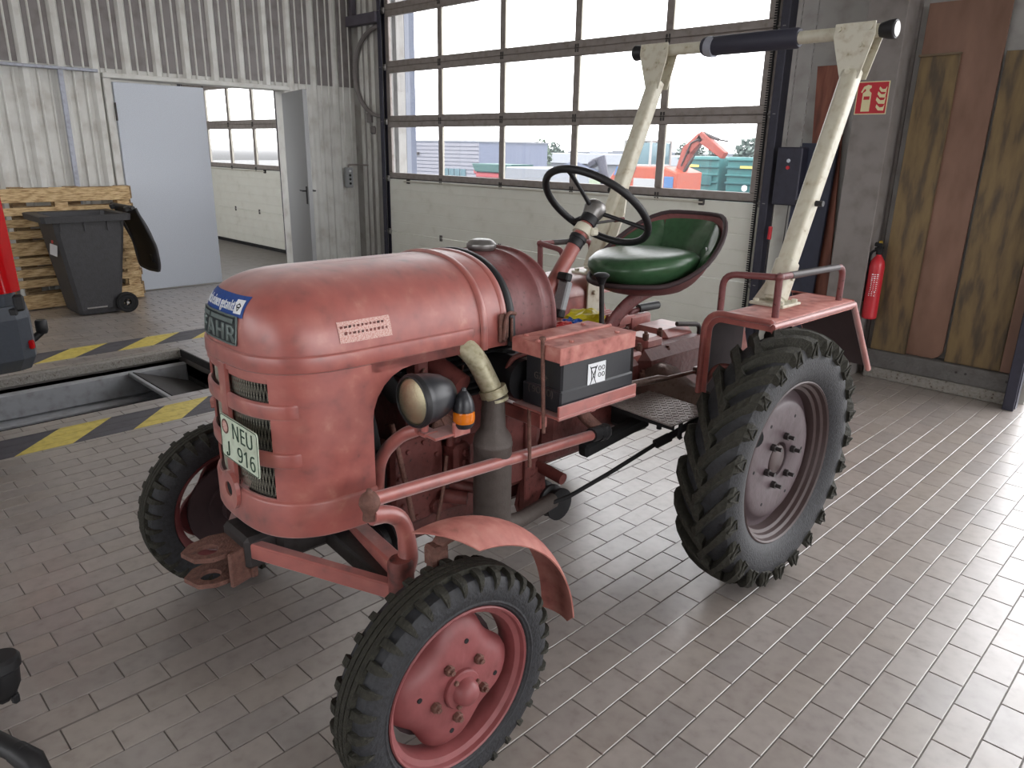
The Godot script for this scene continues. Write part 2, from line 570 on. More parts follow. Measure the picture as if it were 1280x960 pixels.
func _ready() -> void:
	var cam := Camera3D.new()
	cam.name = "camera"
	cam.transform = Transform3D(Basis(Vector3(0.70575, 0.01762, -0.70824), Vector3(-0.22561, 0.95324, -0.20111), Vector3(0.67158, 0.30172, 0.67672)), EYE)
	cam.fov = 54.662
	cam.near = 0.05
	cam.far = 400.0
	cam.current = true
	add_child(cam)
	var env := Environment.new()
	env.background_mode = Environment.BG_SKY
	var sk := ProceduralSkyMaterial.new()
	sk.sky_top_color = Color(.93, .93, .94)
	sk.sky_horizon_color = Color(.95, .95, .955)
	sk.ground_horizon_color = Color(.9, .9, .91)
	sk.ground_bottom_color = Color(.5, .5, .5)
	sk.sky_curve = 0.2
	sk.sun_angle_max = 0.0
	sk.sky_energy_multiplier = SKY
	var sky := Sky.new()
	sky.sky_material = sk
	env.sky = sky
	env.ambient_light_source = Environment.AMBIENT_SOURCE_SKY
	env.tonemap_mode = Environment.TONE_MAPPER_LINEAR
	env.tonemap_exposure = 1.0
	env.sdfgi_enabled = true
	env.ssao_enabled = true
	env.ssil_enabled = true
	var we := WorldEnvironment.new()
	we.name = "world_environment"
	we.environment = env
	add_child(we)
	materials()
	lamps()
	room()
	tractor()
	gate_things()
	left_things()
	outside()

const SKY := 2.25
const FILL_ENERGY := 1.0

func lamps() -> void:
	# added fill lights shaped as strip lamps, unseen above the frame
	mat("fill_lamp_body", rgb(220, 220, 220), .5)
	var lt := mat("fill_glow", Color(1, 1, 1), .5)
	lt.emission_enabled = true
	lt.emission = Color(1, .97, .93)
	lt.emission_energy_multiplier = 1.5
	var k := 0
	for p in [Vector2(-7.0, -4.2), Vector2(-7.0, -1.2), Vector2(-7.0, 1.8), Vector2(1.9, -4.2), Vector2(1.9, -1.2), Vector2(1.9, 1.8), Vector2(-2.6, 5.4), Vector2(-12.0, -4.0), Vector2(-12.0, -1.5)]:
		var t := thing("fill_lamp", "added fill light shaped as a long white strip lamp, unseen above the frame", "lamp", Vector3(p.x, 5.0, p.y), 0, "added fill lights under the roof")
		var m := MB.new()
		m.box(Vector3(0, .06, 0), Vector3(.22, .08, 1.9), Basis.IDENTITY, .01)
		m.box(Vector3(0, .3, -.7), Vector3(.012, .42, .012)).box(Vector3(0, .3, .7), Vector3(.012, .42, .012))
		put(m, "housing", M.fill_lamp_body, t)
		put(MB.new().box(Vector3(0, .01, 0), Vector3(.18, .02, 1.84), Basis.IDENTITY, .004), "diffuser", M.fill_glow, t)
		var a := AreaLight3D.new()
		a.name = "fill_light"
		a.area_size = Vector2(.18, 1.84)
		a.light_color = Color(1, .97, .93)
		a.light_energy = FILL_ENERGY
		a.shadow_enabled = true
		a.rotation = Vector3(-PI / 2, 0, 0)
		a.position = Vector3(0, -.012, 0)
		a.set("area_range", 20.0)
		t.add_child(a)
		k += 1

# ---------------------------------------------------------------- room shell, floor tiles, pit
const PX0 := -6.10
const PX1 := -4.94
const PZ := -2.27

func visible_px(p: Vector3) -> float:           # rough distance if seen by the photograph's camera, else -1
	var b := Basis(Vector3(0.70575, 0.01762, -0.70824), Vector3(-0.22561, 0.95324, -0.20111), Vector3(0.67158, 0.30172, 0.67672))
	var q := b.transposed() * (p - EYE)
	if q.z > -.1: return -1.0
	var x := q.x / -q.z * 928.7
	var y := q.y / -q.z * 928.7
	if absf(x) > 650.0 or absf(y) > 490.0: return -1.0
	return q.length()

func room() -> void:
	var fl := MB.new()
	fl.col = Color(.9, .9, .9)
	for r in [[-15.0, PX0 - .07, -6.4, 8.0], [PX1, 6.0, -6.4, 8.0], [PX0 - .07, PX1, -6.4, PZ]]:
		fl.box(Vector3((r[0] + r[1]) / 2, -.1035, (r[2] + r[3]) / 2), Vector3(r[1] - r[0], .2, r[3] - r[2]))
	var floor_o := struct(fl, "floor", M.joint)
	# tiles, running bond, 0.2117 long and 0.1058 wide
	var rng := RandomNumberGenerator.new()
	rng.seed = 7
	var tiles := []
	var RW := .1045
	var TL := .2117
	for i in range(-82, 22):
		var x0 := -.2557 + RW * i
		for n in range(-18, 15):
			var z0 := -2.444 + TL * n + (TL * .5 if i % 2 != 0 else 0.0)
			var r := Rect2(x0, z0, RW, TL)
			if r.end.x < -8.9 or r.position.y < -5.95: continue
			var pieces := [r]
			if r.end.x > PX0 - .07 and r.position.x < PX1 and r.end.y > PZ:
				pieces = []
				if r.position.x < PX0 - .07: pieces.append(Rect2(r.position.x, r.position.y, PX0 - .07 - r.position.x, TL))
				if r.end.x > PX1: pieces.append(Rect2(PX1, r.position.y, r.end.x - PX1, TL))
				if r.position.y < PZ: pieces.append(Rect2(r.position.x, r.position.y, RW, PZ - r.position.y))
			for q in pieces:
				if q.size.x < .02 or q.size.y < .02: continue
				var d := visible_px(Vector3(q.get_center().x, 0, q.get_center().y))
				tiles.append([d if d > 0.0 else 99.0, q])
	tiles.sort_custom(func(a, b): return a[0] < b[0])
	var tints := [Color(.86, .86, .87), Color(.93, .92, .92), Color(.98, .97, .965), Color(1, .99, .98), Color(.95, .93, .9), Color(.9, .88, .86)]
	var shared := []
	for t in tints:
		var m := MB.new()
		m.col = t
		tile(m, Vector3.ZERO, RW, TL)
		shared.append(m.mesh())
	var far := MB.new()
	var cnt := 0
	for t in tiles:
		var q: Rect2 = t[1]
		var k := rng.randi_range(0, 5)
		var c := Vector3(q.get_center().x, 0, q.get_center().y)
		if cnt < 300 and t[0] < 90.0 and absf(q.size.x - RW) < .001 and absf(q.size.y - TL) < .001:
			var o := put(shared[k], "tile", M.tile, floor_o)
			o.position = c
			cnt += 1
		else:
			far.col = tints[k]
			tile(far, c, q.size.x, q.size.y)
	var fo := put(far, "tile_field", M.tile, floor_o)
	fo.set_meta("kind", "stuff")

	var ej := put(MB.new().box(Vector3(-2.1367, -.0008, -1.6), Vector3(.0075, .003, 4.6)), "expansion_joint", M.joint, floor_o)
	ej.set_meta("label", "pale expansion joint between two tile rows")

	# painted warning bands on both sides of the pit
	for s in [[-4.77, -4.467, .255, .0, "near"], [-6.69, -6.372, .29, .0, "far"]]:
		var t := thing("warning_band", "black and yellow slanted warning band painted along the %s side of the pit" % ("tractor's" if s[4] == "near" else "bin's"), "marking", Vector3.ZERO, 0, "warning bands beside the pit")
		var dk := MB.new()
		var ye := []
		var w: float = s[1] - s[0]
		var cuts := []
		var i0 := int(floor((s[0] + .2557) / RW))
		for i in range(i0, i0 + 5):
			var xa := maxf(s[0], -.2557 + RW * i + .002)
			var xb := minf(s[1], -.2557 + RW * (i + 1) - .002)
			if xb - xa > .01: cuts.append([xa, xb])
		var pitch := .606 if s[4] == "near" else .599
		var zs := -1.026 if s[4] == "near" else -1.612
		for n in range(-3, 4):
			var a := zs - pitch * n           # yellow from a (uphill) to a - .285 at the inner edge
			var ym := MB.new()
			for c in cuts:
				var z := func(x: float, off: float) -> float: return a + off + s[2] * 1.17 * (x - s[0]) / w
				var L := .284
				strip(ym, c[0], c[1], z.call(c[0], 0.0), z.call(c[1], 0.0), L)
				strip(dk, c[0], c[1], z.call(c[0], -L), z.call(c[1], -L), pitch - L)
			if a - .3 < .4 and a > -3.6:
				put(ym, "yellow_stripe", M.stripe_yellow, t)
		put(dk, "dark_stripes", M.stripe_dark, t)

	pit()
	walls()

func strip(m: MB, xa: float, xb: float, za: float, zb: float, L: float) -> void:
	m.begin()
	var y0 := .0; var y1 := .0012
	var q := [Vector2(xa, za), Vector2(xb, zb), Vector2(xb, zb - L), Vector2(xa, za - L)]
	var B := []; var U := []
	for p in q:
		B.append(Vector3(p.x, y0, p.y)); U.append(Vector3(p.x, y1, p.y))
	m.quad(U[0], U[1], U[2], U[3]); m.quad(B[0], B[3], B[2], B[1])
	for i in 4: m.quad(B[i], B[(i + 1) % 4], U[(i + 1) % 4], U[i])
	m.done()

func tile(m: MB, c: Vector3, w: float, l: float) -> void:
	m.begin()
	var hx := w / 2 - .0019; var hz := l / 2 - .0019; var e := .0016; var b := -.005
	var R := func(x: float, z: float, y: float) -> Array:
		return [c + Vector3(-x, y, -z), c + Vector3(x, y, -z), c + Vector3(x, y, z), c + Vector3(-x, y, z)]
	var r0: Array = R.call(hx, hz, b); var r1: Array = R.call(hx, hz, -e); var r2: Array = R.call(hx - e, hz - e, 0.0)
	for i in 4:
		var j := (i + 1) % 4
		m.quad(r0[i], r0[j], r1[j], r1[i]); m.quad(r1[i], r1[j], r2[j], r2[i])
	m.quad(r2[0], r2[1], r2[2], r2[3]); m.quad(r0[3], r0[2], r0[1], r0[0])
	m.done()

func pit() -> void:
	var m := MB.new()
	var zc := (PZ + 5.0) / 2; var zl := 5.0 - PZ
	m.box(Vector3(PX1 + .1, -.86, zc), Vector3(.2, 1.5, zl))
	m.box(Vector3(PX0 - .17, -.9, zc), Vector3(.2, 1.6, zl))
	m.box(Vector3((PX0 + PX1) / 2, -.86, PZ - .1), Vector3(PX1 - PX0 + .3, 1.5, .2))
	m.box(Vector3((PX0 + PX1) / 2, -1.65, zc), Vector3(PX1 - PX0 + .4, .1, zl))
	struct(m, "trim_1", M.pit_dark).set_meta("label", "dark concrete walls of the sunken inspection pit")
	var t := thing("pit_frame", "grey steel edge rails and beam lining the open inspection pit", "pit frame")
	put(MB.new().box(Vector3(PX0 - .035, -.035, zc), Vector3(.07, .07, zl), Basis.IDENTITY, .006), "edge_rail", M.concrete, t)
	put(MB.new().box(Vector3(PX1 + .004, -.03, zc), Vector3(.012, .056, zl)), "edge_rail", M.pit_steel, t)
	put(MB.new().box(Vector3((PX0 + PX1) / 2, -.03, PZ + .005), Vector3(PX1 - PX0, .056, .012)), "edge_rail", M.pit_dark, t)
	var b := MB.new()
	b.box(Vector3(PX0 + .06, -.19, zc), Vector3(.06, .19, zl), Basis.IDENTITY, .012)
	b.box(Vector3(PX0 + .11, -.3, zc), Vector3(.2, .02, zl), Basis.IDENTITY, .004)
	put(b, "jack_beam", M.pit_steel, t)
	var lg := MB.new()
	lg.box(Vector3(PX0 + .25, -.46, zc + .3), Vector3(.5, .03, zl - .6), Basis.IDENTITY, .004)
	put(lg, "ledge", M.pit_dark, t)
	var c := MB.new()
	var bs := Basis(Vector3.RIGHT, -.35)
	c.box(Vector3((PX0 + PX1) / 2 + .03, -.18, -2.06), Vector3(PX1 - PX0 - .14, .02, .46), bs)
	put(c, "cover_plate", M.pit_dark, t)
	put(MB.new().box(Vector3((PX0 + PX1) / 2 + .03, -.11, -1.83), Vector3(PX1 - PX0 - .1, .03, .03), Basis.IDENTITY, .005), "cover_bar", M.pit_steel, t)

func gate_wall(m: MB, y0: float, y1: float, x0: float, x1: float) -> void:
	m.box(Vector3((x0 + x1) / 2, (y0 + y1) / 2, ZB - .06), Vector3(x1 - x0, y1 - y0, .12))


func walls() -> void:
	var wb := MB.new()
	gate_wall(wb, 0, 5.6, -9.1, -7.97)
	gate_wall(wb, 0, 5.6, -2.93, -.92)
	gate_wall(wb, 0, 5.6, 4.11, 6.2)
	gate_wall(wb, 4.3, 5.6, -7.96, -2.93)
	gate_wall(wb, 4.3, 5.6, -.92, 4.11)
	struct(wb, "wall_back", M.wall_grey)
	var wr := MB.new()
	wr.box(Vector3(6.1, 2.8, -5.2), Vector3(.2, 5.6, 1.8))     # with an unseen window band, sized for the light it lets in
	wr.box(Vector3(6.1, 2.8, 4.95), Vector3(.2, 5.6, 5.9))
	wr.box(Vector3(6.1, 4.95, -1.15), Vector3(.2, 1.3, 6.3))
	wr.box(Vector3(6.1, .62, -1.15), Vector3(.2, 1.24, 6.3))
	struct(wr, "wall_right", M.wall_grey)
	var wf := MB.new()          # wall behind the camera, its unseen window bands sized for the light they let in
	for r in [[-9.1, -7.4, 0.0, 5.6], [-3.4, -1.6, 0.0, 5.6], [2.4, 6.2, 0.0, 5.6], [-7.4, -3.4, 4.2, 5.6], [-1.6, 2.4, 4.2, 5.6], [-7.4, -3.4, 0.0, 1.24], [-1.6, 2.4, 0.0, 1.24]]:
		wf.box(Vector3((r[0] + r[1]) / 2, (r[2] + r[3]) / 2, 7.9), Vector3(r[1] - r[0], r[3] - r[2], .2))
	struct(wf, "wall_front", M.wall_grey)
	var ce := MB.new()
	ce.box(Vector3(-4.4, 5.7, .9), Vector3(21.4, .2, 14.2))
	struct(ce, "ceiling", M.ceiling)
	# the wall with the double door: posts and lintel around the opening, clad in ribbed sheet
	var D0 := -2.92; var D1 := -4.88; var DH := 2.25
	var wl := MB.new()
	wl.box(Vector3(XL - .1, 2.8, (D0 + 8.0) / 2), Vector3(.16, 5.6, 8.0 - D0))
	wl.box(Vector3(XL - .1, 2.8, (D1 + ZB) / 2), Vector3(.16, 5.6, D1 - ZB))
	wl.box(Vector3(XL - .1, (DH + 5.6) / 2, (D0 + D1) / 2), Vector3(.16, 5.6 - DH, D0 - D1))
	var wlo := struct(wl, "wall_left", M.cladding)
	var P := .318
	var n := 0
	var zt := -2.79
	for i in range(-10, 22):
		var zr := zt - P * i + .0
		if zr < ZB + .05 or zr > 4.5: continue
		# sheet between this rib and the next, with two small flutes, and the rib itself
		for part in 2:
			var inside := zr < D0 + .02 and zr > D1 - .02
			var y0 := 0.0
			var y1 := 4.6
			if part == 0:
				if inside: y0 = DH + .05
				var pr := PackedVector2Array([Vector2(-.055, 0), Vector2(-.026, .042), Vector2(.026, .042), Vector2(.055, 0)])
				if i >= 7: pr = PackedVector2Array([Vector2(-.05, 0), Vector2(-.022, .022), Vector2(.022, .022), Vector2(.05, 0)])
				put(MB.new().ext(pr, Transform3D(Basis(Vector3(0, 0, 1), Vector3(1, 0, 0), Vector3(0, 1, 0)), Vector3(XL - .02, y0, zr)), y1 - y0), "rib", M.cladding, wlo)
			else:
				var zc := zr - P / 2
				if zc < ZB + .1: continue
				inside = zc < D0 + .12 and zc > D1 - .12
				if inside: y0 = DH + .05
				var fm := MB.new()
				for q in [-.052, .052]:
					fm.box(Vector3(XL - .014, (y0 + y1) / 2, zc + q), Vector3(.03, y1 - y0, .022), Basis.IDENTITY, .009)
				put(fm, "flute", M.cladding, wlo)
				var um := MB.new()
				for q in [-.078, 0.0, .078]:
					um.box(Vector3(XL - .014, (2.345 + 4.6) / 2, zc + q), Vector3(.012, 4.6 - 2.345, .058 if q != 0.0 else .082))
				put(um, "upper_panel", M.taupe, wlo)
	var tr := MB.new()
	tr.box(Vector3(XL + .012, DH + .025, (D0 + D1) / 2), Vector3(.07, .05, D0 - D1 + .16), Basis.IDENTITY, .006)
	tr.box(Vector3(XL + .006, DH / 2, D0 + .045), Vector3(.06, DH, .07), Basis.IDENTITY, .006)
	tr.box(Vector3(XL + .006, DH / 2, D1 - .045), Vector3(.06, DH, .07), Basis.IDENTITY, .006)
	struct(tr, "trim_2", M.cladding)
	# door leaves
	var d1 := Node3D.new()
	d1.name = "door_1"
	add_child(d1)
	d1.set_meta("kind", "structure")
	d1.position = Vector3(XL + .02, 0, D0)
	put(MB.new().box(Vector3(0, 1.115, -.485), Vector3(.05, 2.2, .955), Basis.IDENTITY, .004), "leaf", M.leaf_grey, d1)
	for y in [.25, 1.92]:
		put(MB.new().tube([Vector3(.03, y - .09, .0), Vector3(.03, y + .09, .0)], .011, 8), "hinge", M.dark_steel, d1)
	var d2 := Node3D.new()
	d2.name = "door_2"
	add_child(d2)
	d2.set_meta("kind", "structure")
	d2.position = Vector3(XL + .03, 0, D1)
	d2.rotation.y = -.262
	var lb := Basis(Vector3.UP, 0)
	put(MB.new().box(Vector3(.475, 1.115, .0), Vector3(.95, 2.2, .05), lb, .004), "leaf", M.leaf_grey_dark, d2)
	var hd := MB.new()
	for sd in [-1, 1]:
		hd.box(Vector3(.89, 1.06, .03 * sd), Vector3(.035, .2, .012), Basis.IDENTITY, .004)
		hd.tube([Vector3(.89, 1.11, .03 * sd), Vector3(.89, 1.11, .075 * sd)], .009, 8)
		hd.tube([Vector3(.895, 1.11, .072 * sd), Vector3(.77, 1.11, .072 * sd)], .009, 8)
	put(hd, "handle", M.black, d2)
	# frame of the opening in the next hall
	var rl := MB.new()
	rl.box(Vector3(XL + .03, 2.31, -1.6), Vector3(.04, .03, 2.4), Basis.IDENTITY, .004)
	rl.box(Vector3(XL + .03, 1.15, -2.45), Vector3(.04, 2.3, .045), Basis.IDENTITY, .004)
	tag(put(rl, "cable_rail", M.galvanised), "galvanised cable rail with a drop on the ribbed wall left of the double door", "rail")
	# next hall seen through the door
	var nh := MB.new()
	nh.box(Vector3(-12.0, .6, 1.5), Vector3(6.2, 1.2, .2))  # unseen opening over this sill, put in to light the next hall
	nh.box(Vector3(-12.0, 4.9, 1.5), Vector3(6.2, 1.4, .2))
	nh.box(Vector3(-15.0, 2.8, -2.3), Vector3(.2, 5.6, 7.6))
	nh.box(Vector3(-14.45, 2.8, ZB - .06), Vector3(.9, 5.6, .12))
	nh.box(Vector3(-9.89, 2.8, ZB - .06), Vector3(1.5, 5.6, .12))
	nh.box(Vector3(-12.3, 4.95, ZB - .06), Vector3(3.4, 1.3, .12))
	struct(nh, "wall_side", M.cladding)
	sectional_gate("door_3", -7.96, -2.93, 5)
	sectional_gate("door_4", -.92, 4.11, 5, true)     # the next gate along stands open
	sectional_gate("door_5", -14.0, -10.66, 4)

func sectional_gate(called: String, x0: float, x1: float, panes: int, raised: bool = false) -> void:
	var g := Node3D.new()
	g.name = called
	add_child(g)
	g.set_meta("kind", "structure")
	var z := -5.78
	var w := x1 - x0
	var cx := (x0 + x1) / 2
	if not raised:
		# solid insulated sections
		var ys := [.05, .585, 1.235]
		put(MB.new().box(Vector3(cx, .025, z), Vector3(w, .05, .05), Basis.IDENTITY, .01), "rubber_seal", M.matt_black, g)
		for i in 2:
			var m := MB.new()
			var h: float = ys[i + 1] - ys[i]
			m.box(Vector3(cx, ys[i] + h / 2, z - .003), Vector3(w, h - .004, .036), Basis.IDENTITY, .004)
			var k := int(h / .125)
			for j in k:
				m.box(Vector3(cx, ys[i] + h * (j + .5) / k, z + .016), Vector3(w - .02, h / k - .007, .006), Basis.IDENTITY, .003)
			put(m, "panel", M.gate_panel, g)
		# glazed sections
		var b := [1.245, 1.912, 2.53, 3.15, 3.77, 4.3]
		var pw := w / panes
		for i in 5:
			var lo: float = b[i]; var hi: float = b[i + 1]
			for e in 2:
				var y := lo + .034 if e == 0 else hi - .034
				put(MB.new().box(Vector3(cx, y, z), Vector3(w, .0665, .044), Basis.IDENTITY, .005), "frame_rail", M.alu, g)
			put(MB.new().box(Vector3(cx, lo, z - .008), Vector3(w - .01, .02, .02)), "rail_web", M.dark_steel, g)
			for k in panes + 1:
				var x := x0 + pw * k
				var ww := .072
				if k == 0: x += .028
				if k == panes: x -= .055; ww = .12
				put(MB.new().box(Vector3(x, (lo + hi) / 2, z), Vector3(ww, hi - lo - .132, .036), Basis.IDENTITY, .005), "frame_post", M.alu, g)
				if k > 0 and k < panes:
					put(MB.new().box(Vector3(x + .039, (lo + hi) / 2, z + .006), Vector3(.007, hi - lo - .132, .02)), "bead", M.alu_light, g)
			for k in panes:
				put(MB.new().box(Vector3(x0 + pw * (k + .5), (lo + hi) / 2, z - .004), Vector3(pw - .04, hi - lo - .09, .004)), "pane", M.glass, g)
		# hinges on the section joints
		for yj in [.585, 1.24, 1.912, 2.53, 3.15]:
			for k in range(1, panes):
				var hm := MB.new()
				var x := x0 + pw * k
				for q in [-.014, .014]:
					hm.box(Vector3(x + q, yj + .022, z + .024), Vector3(.018, .028, .008), Basis.IDENTITY, .003)
					hm.box(Vector3(x + q, yj - .022, z + .024), Vector3(.018, .028, .008), Basis.IDENTITY, .003)
				hm.tube([Vector3(x - .022, yj, z + .028), Vector3(x + .022, yj, z + .028)], .005, 6)
				put(hm, "hinge", M.dark_steel, g)
		var rod := MB.new()
		rod.tube([Vector3(x0 + .33, 1.215, z + .04), Vector3(x1 - .52, 1.215, z + .04)], .008, 8)
		put(rod, "grab_rod", M.alu_light, g)
		for x in [x0 + .4, x1 - .54]:
			put(MB.new().box(Vector3(x, 1.215, z + .028), Vector3(.05, .05, .03), Basis.IDENTITY, .006), "rod_bracket", M.dark_steel, g)
	# running tracks and rollers
	for sd in [-1, 1]:
		var x: float = x0 - .045 if sd < 0 else x1 + .05
		var m := MB.new()
		m.box(Vector3(x, 2.2, z + .07), Vector3(.065, 4.4, .012), Basis.IDENTITY, .003)
		m.box(Vector3(x + .03 * sd, 2.2, z + .045), Vector3(.01, 4.4, .06), Basis.IDENTITY, .003)
		m.box(Vector3(x, 2.2, z - .02), Vector3(.06, 4.4, .06))
		put(m, "track", M.track, g)
		for y in ([] if raised else [.585, 1.24, 1.912, 2.53, 3.15]):
			var r := MB.new()
			r.box(Vector3(x - .045 * sd, y, z + .035), Vector3(.05, .07, .03), Basis.IDENTITY, .008)
			r.tube([Vector3(x - .06 * sd, y, z + .055), Vector3(x + .01 * sd, y, z + .055)], .011, 8)
			r.tube([Vector3(x - .012, y, z + .055), Vector3(x + .012, y, z + .055)], .022, 10)
			put(r, "roller", M.steel, g)

# ================================================================ tractor, in its own axes: x to its left, y up, z forward, rear axle above the origin
const HA := .27              # half width of the bonnet
const NF := 1.45             # where the nose starts to round in plan
const NB := .285             # how far it bulges
const NN := 2.9
const HS := 1.06             # where the shoulders start
const HB := .238

func sp(x: float, e: float) -> float:
	return signf(x) * pow(absf(x), e)

func cs(t: float) -> Vector3:            # bonnet cross section, t from -1 (right side) over the top to 1: (half width factor, height, -)
	var a := absf(t)
	if a > .8: return Vector3(signf(t), HS - (a - .8) / .2 * .028, 0)
	var ps := (1.0 - a / .8) * PI / 2
	return Vector3(signf(t) * pow(cos(ps), 2.0 / 2.5), HS + HB * pow(sin(ps), 2.0 / 2.5), 0)

func nose(u: float, w: float, h: float, off: float = 0.0) -> Vector3:      # u from -1 to 1 round the nose, |u| > 1 runs back along the sides
	if absf(u) > 1.0:
		return Vector3(signf(u) * (HA + off) * w, h, NF - (absf(u) - 1.0))
	var a := u * PI / 2
	var x := pow(maxf(1.0 - pow(w, 2.5), 0.0), 1.0 / 2.5)           # the front is fuller than the shoulders
	var wf := pow(maxf(1.0 - pow(x, 4.6), 0.0), 1.0 / 3.1)
	return Vector3((HA + off) * w * sp(sin(a), 2.0 / NN), h, NF + (NB + off) * wf * pow(absf(cos(a)), 2.0 / NN))

func u_of(l: float) -> float:
	return signf(l) * asin(pow(absf(l) / HA, NN / 2.0)) / (PI / 2)

func V(l: float, h: float, f: float) -> Vector3:
	return Vector3(l, h, f)

func bolt(m: MB, at: Vector3, dir: Vector3, r: float, h: float) -> void:
	var T := along(at, at + dir)
	var B := Transform3D(Basis(T.basis.x, -T.basis.z, T.basis.y), at)
	m.ext(hexagon(r), B, h, r * .15)

func tractor() -> void:
	var t := thing("tractor", "old worn red farm tractor with green seat and cream roll bar on the tiles", "tractor", Vector3(-1.8536, 0, -2.552), -.03)
	rear_wheel(t, 1.0)
	rear_wheel(t, -1.0)
	front_wheel(t, 1.0)
	front_wheel(t, -1.0)
	bonnet(t)
	nose_part(t)
	tank(t)
	lamps_on(t, 1.0)
	lamps_on(t, -1.0)
	engine(t)
	axle(t)
	battery(t)
	gearbox(t)
	rear_fender(t, 1.0)
	rear_fender(t, -1.0)
	roll_bar(t)
	steering(t)
	seat(t)
	cables(t)

func rear_wheel(t: Node3D, s: float) -> void:
	var w := Node3D.new()
	w.name = "rear_wheel"
	t.add_child(w, true)
	w.position = V(.70 * s, .508, -.045)
	w.scale = Vector3.ONE * .957
	w.rotation.z = -PI / 2 * s          # local y points outwards
	# tyre with its bar lugs
	var m := MB.new()
	var half := [[.333, .078], [.345, .088], [.375, .1], [.41, .106], [.445, .103], [.472, .092], [.487, .066], [.493, .03], [.495, 0.0]]
	var pr := []
	for q in half: pr.append(Vector2(q[0], q[1]))
	for i in range(half.size() - 2, -1, -1): pr.append(Vector2(half[i][0], -half[i][1]))
	pr.append(Vector2(.322, -.06))
	pr.append(Vector2(.322, .06))
	m.lathe(pr, Transform3D.IDENTITY, 72, true)
	put(m, "tyre", M.tyre, w)
	var lg := MB.new()
	var N := 24
	for side in [-1.0, 1.0]:
		for k in N:
			var th0: float = TAU * (k + (.5 if side < 0 else 0.0)) / N
			var rings := []
			# [w across, angle shift, outer radius, base radius, half width]
			for q in [[-.016, -.05, .527, .486, .024], [.0, -.015, .529, .486, .021], [.02, .05, .5285, .486, .018], [.055, .14, .525, .48, .018], [.085, .22, .516, .468, .021], [.108, .275, .502, .452, .025], [.116, .285, .478, .44, .027], [.112, .29, .445, .43, .028]]:
				var ang: float = th0 + q[1]
				var ring := PackedVector3Array()
				var hw: float = q[4]
				var y: float = q[0] * side
				var inner_y: float = y if q[0] < .1 else (.09 * side)
				for e in [[q[3], -1.75, inner_y], [q[2], -1.0, y], [q[2], 1.0, y], [q[3], 1.75, inner_y]]:
					var da: float = e[1] * hw / .5
					ring.append(Vector3(cos(ang + da) * e[0], e[2], sin(ang + da) * e[0]))
				rings.append(ring)
			lg.loft(rings, false)
			if side > 0:     # raised triangular rim on the end of each lug
				var a2 := th0 + .285
				var ce := Vector3(cos(a2) * .468, .1165, sin(a2) * .468)
				var rad := Vector3(cos(a2), 0, sin(a2))
				var tan := Vector3(-sin(a2), 0, cos(a2))
				var tri := [ce + rad * .03, ce - rad * .028 + tan * .021, ce - rad * .028 - tan * .021]
				for i in 3:
					lg.tube([tri[i], tri[(i + 1) % 3]], .004, 5)
	put(lg, "tread_lugs", M.tread, w)
	# rim with stepped well
	var rm := MB.new()
	rm.lathe([Vector2(.333, .072), Vector2(.333, .08), Vector2(.328, .083), Vector2(.322, .078), Vector2(.318, .062), Vector2(.307, .055), Vector2(.304, .04), Vector2(.292, .034), Vector2(.288, .012), Vector2(.288, -.03), Vector2(.318, -.07), Vector2(.333, -.08), Vector2(.336, -.07), Vector2(.300, -.02), Vector2(.300, .02), Vector2(.322, .06)], Transform3D.IDENTITY, 64, true)
	put(rm, "rim", M.rim_plum, w)
	# dished disc
	var disc := MB.new()
	disc.lathe([Vector2(.289, .0), Vector2(.272, .0), Vector2(.255, .008), Vector2(.243, .026), Vector2(.232, .033), Vector2(.21, .035), Vector2(.082, .035), Vector2(.074, .03), Vector2(.068, .01), Vector2(0.0, .01), Vector2(0.0, -.0), Vector2(.2, .02), Vector2(.25, -.01), Vector2(.289, -.012)], Transform3D.IDENTITY, 56)
	var dn := put(disc, "wheel_disc", M.disc_plum, w)
	dn.name = "wheel_disc"
	var hm := MB.new()
	hm.lathe([Vector2(.0, .032), Vector2(.05, .032), Vector2(.058, .028), Vector2(.066, .012), Vector2(.0, .005)], Transform3D.IDENTITY, 28)
	put(hm, "hub", M.rim_plum, w)
	for k in 6:
		var a := TAU * (k + .28) / 6
		var b := MB.new()
		var p := Vector3(cos(a) * .1, .034, sin(a) * .1)
		b.ext(hexagon(.0155), Transform3D(Basis(Vector3.RIGHT, Vector3.FORWARD, Vector3.UP), p), .02, .002)
		b.tube([p, p + Vector3.UP * .042], .0085, 8)
		put(b, "wheel_bolt", M.dark_steel, w)
		var hole := MB.new()
		var a2 := TAU * (k + .5) / 6
		var p2 := Vector3(cos(a2) * .19, .0352, sin(a2) * .19)
		hole.lathe([Vector2(0, .0006), Vector2(.007, .0006), Vector2(.007, -.003), Vector2(0, -.003)], Transform3D(Basis.IDENTITY, p2), 10)
		put(hole, "disc_hole", M.matt_black, w)
	var hh := MB.new()            # hand hole in the disc edge
	var ah := 2.2 if s > 0 else .4
	var hp := Vector3(cos(ah) * .25, .019, sin(ah) * .25)
	var out := Vector3(cos(ah), 0, sin(ah)); var ta := Vector3(-sin(ah), 0, cos(ah))
	hh.lathe([Vector2(0, .004), Vector2(.043, .004), Vector2(.043, -.012), Vector2(0, -.012)], Transform3D(Basis(ta, (Vector3.UP + out * .75).normalized(), ta.cross((Vector3.UP + out * .75).normalized())), hp), 18)
	put(hh, "hand_hole", M.matt_black, w)
	put(MB.new().tube([hp + Vector3(0, .0, 0), hp + Vector3(0, .022, 0) + out * .01], .004, 6), "tyre_valve", M.chrome, w)

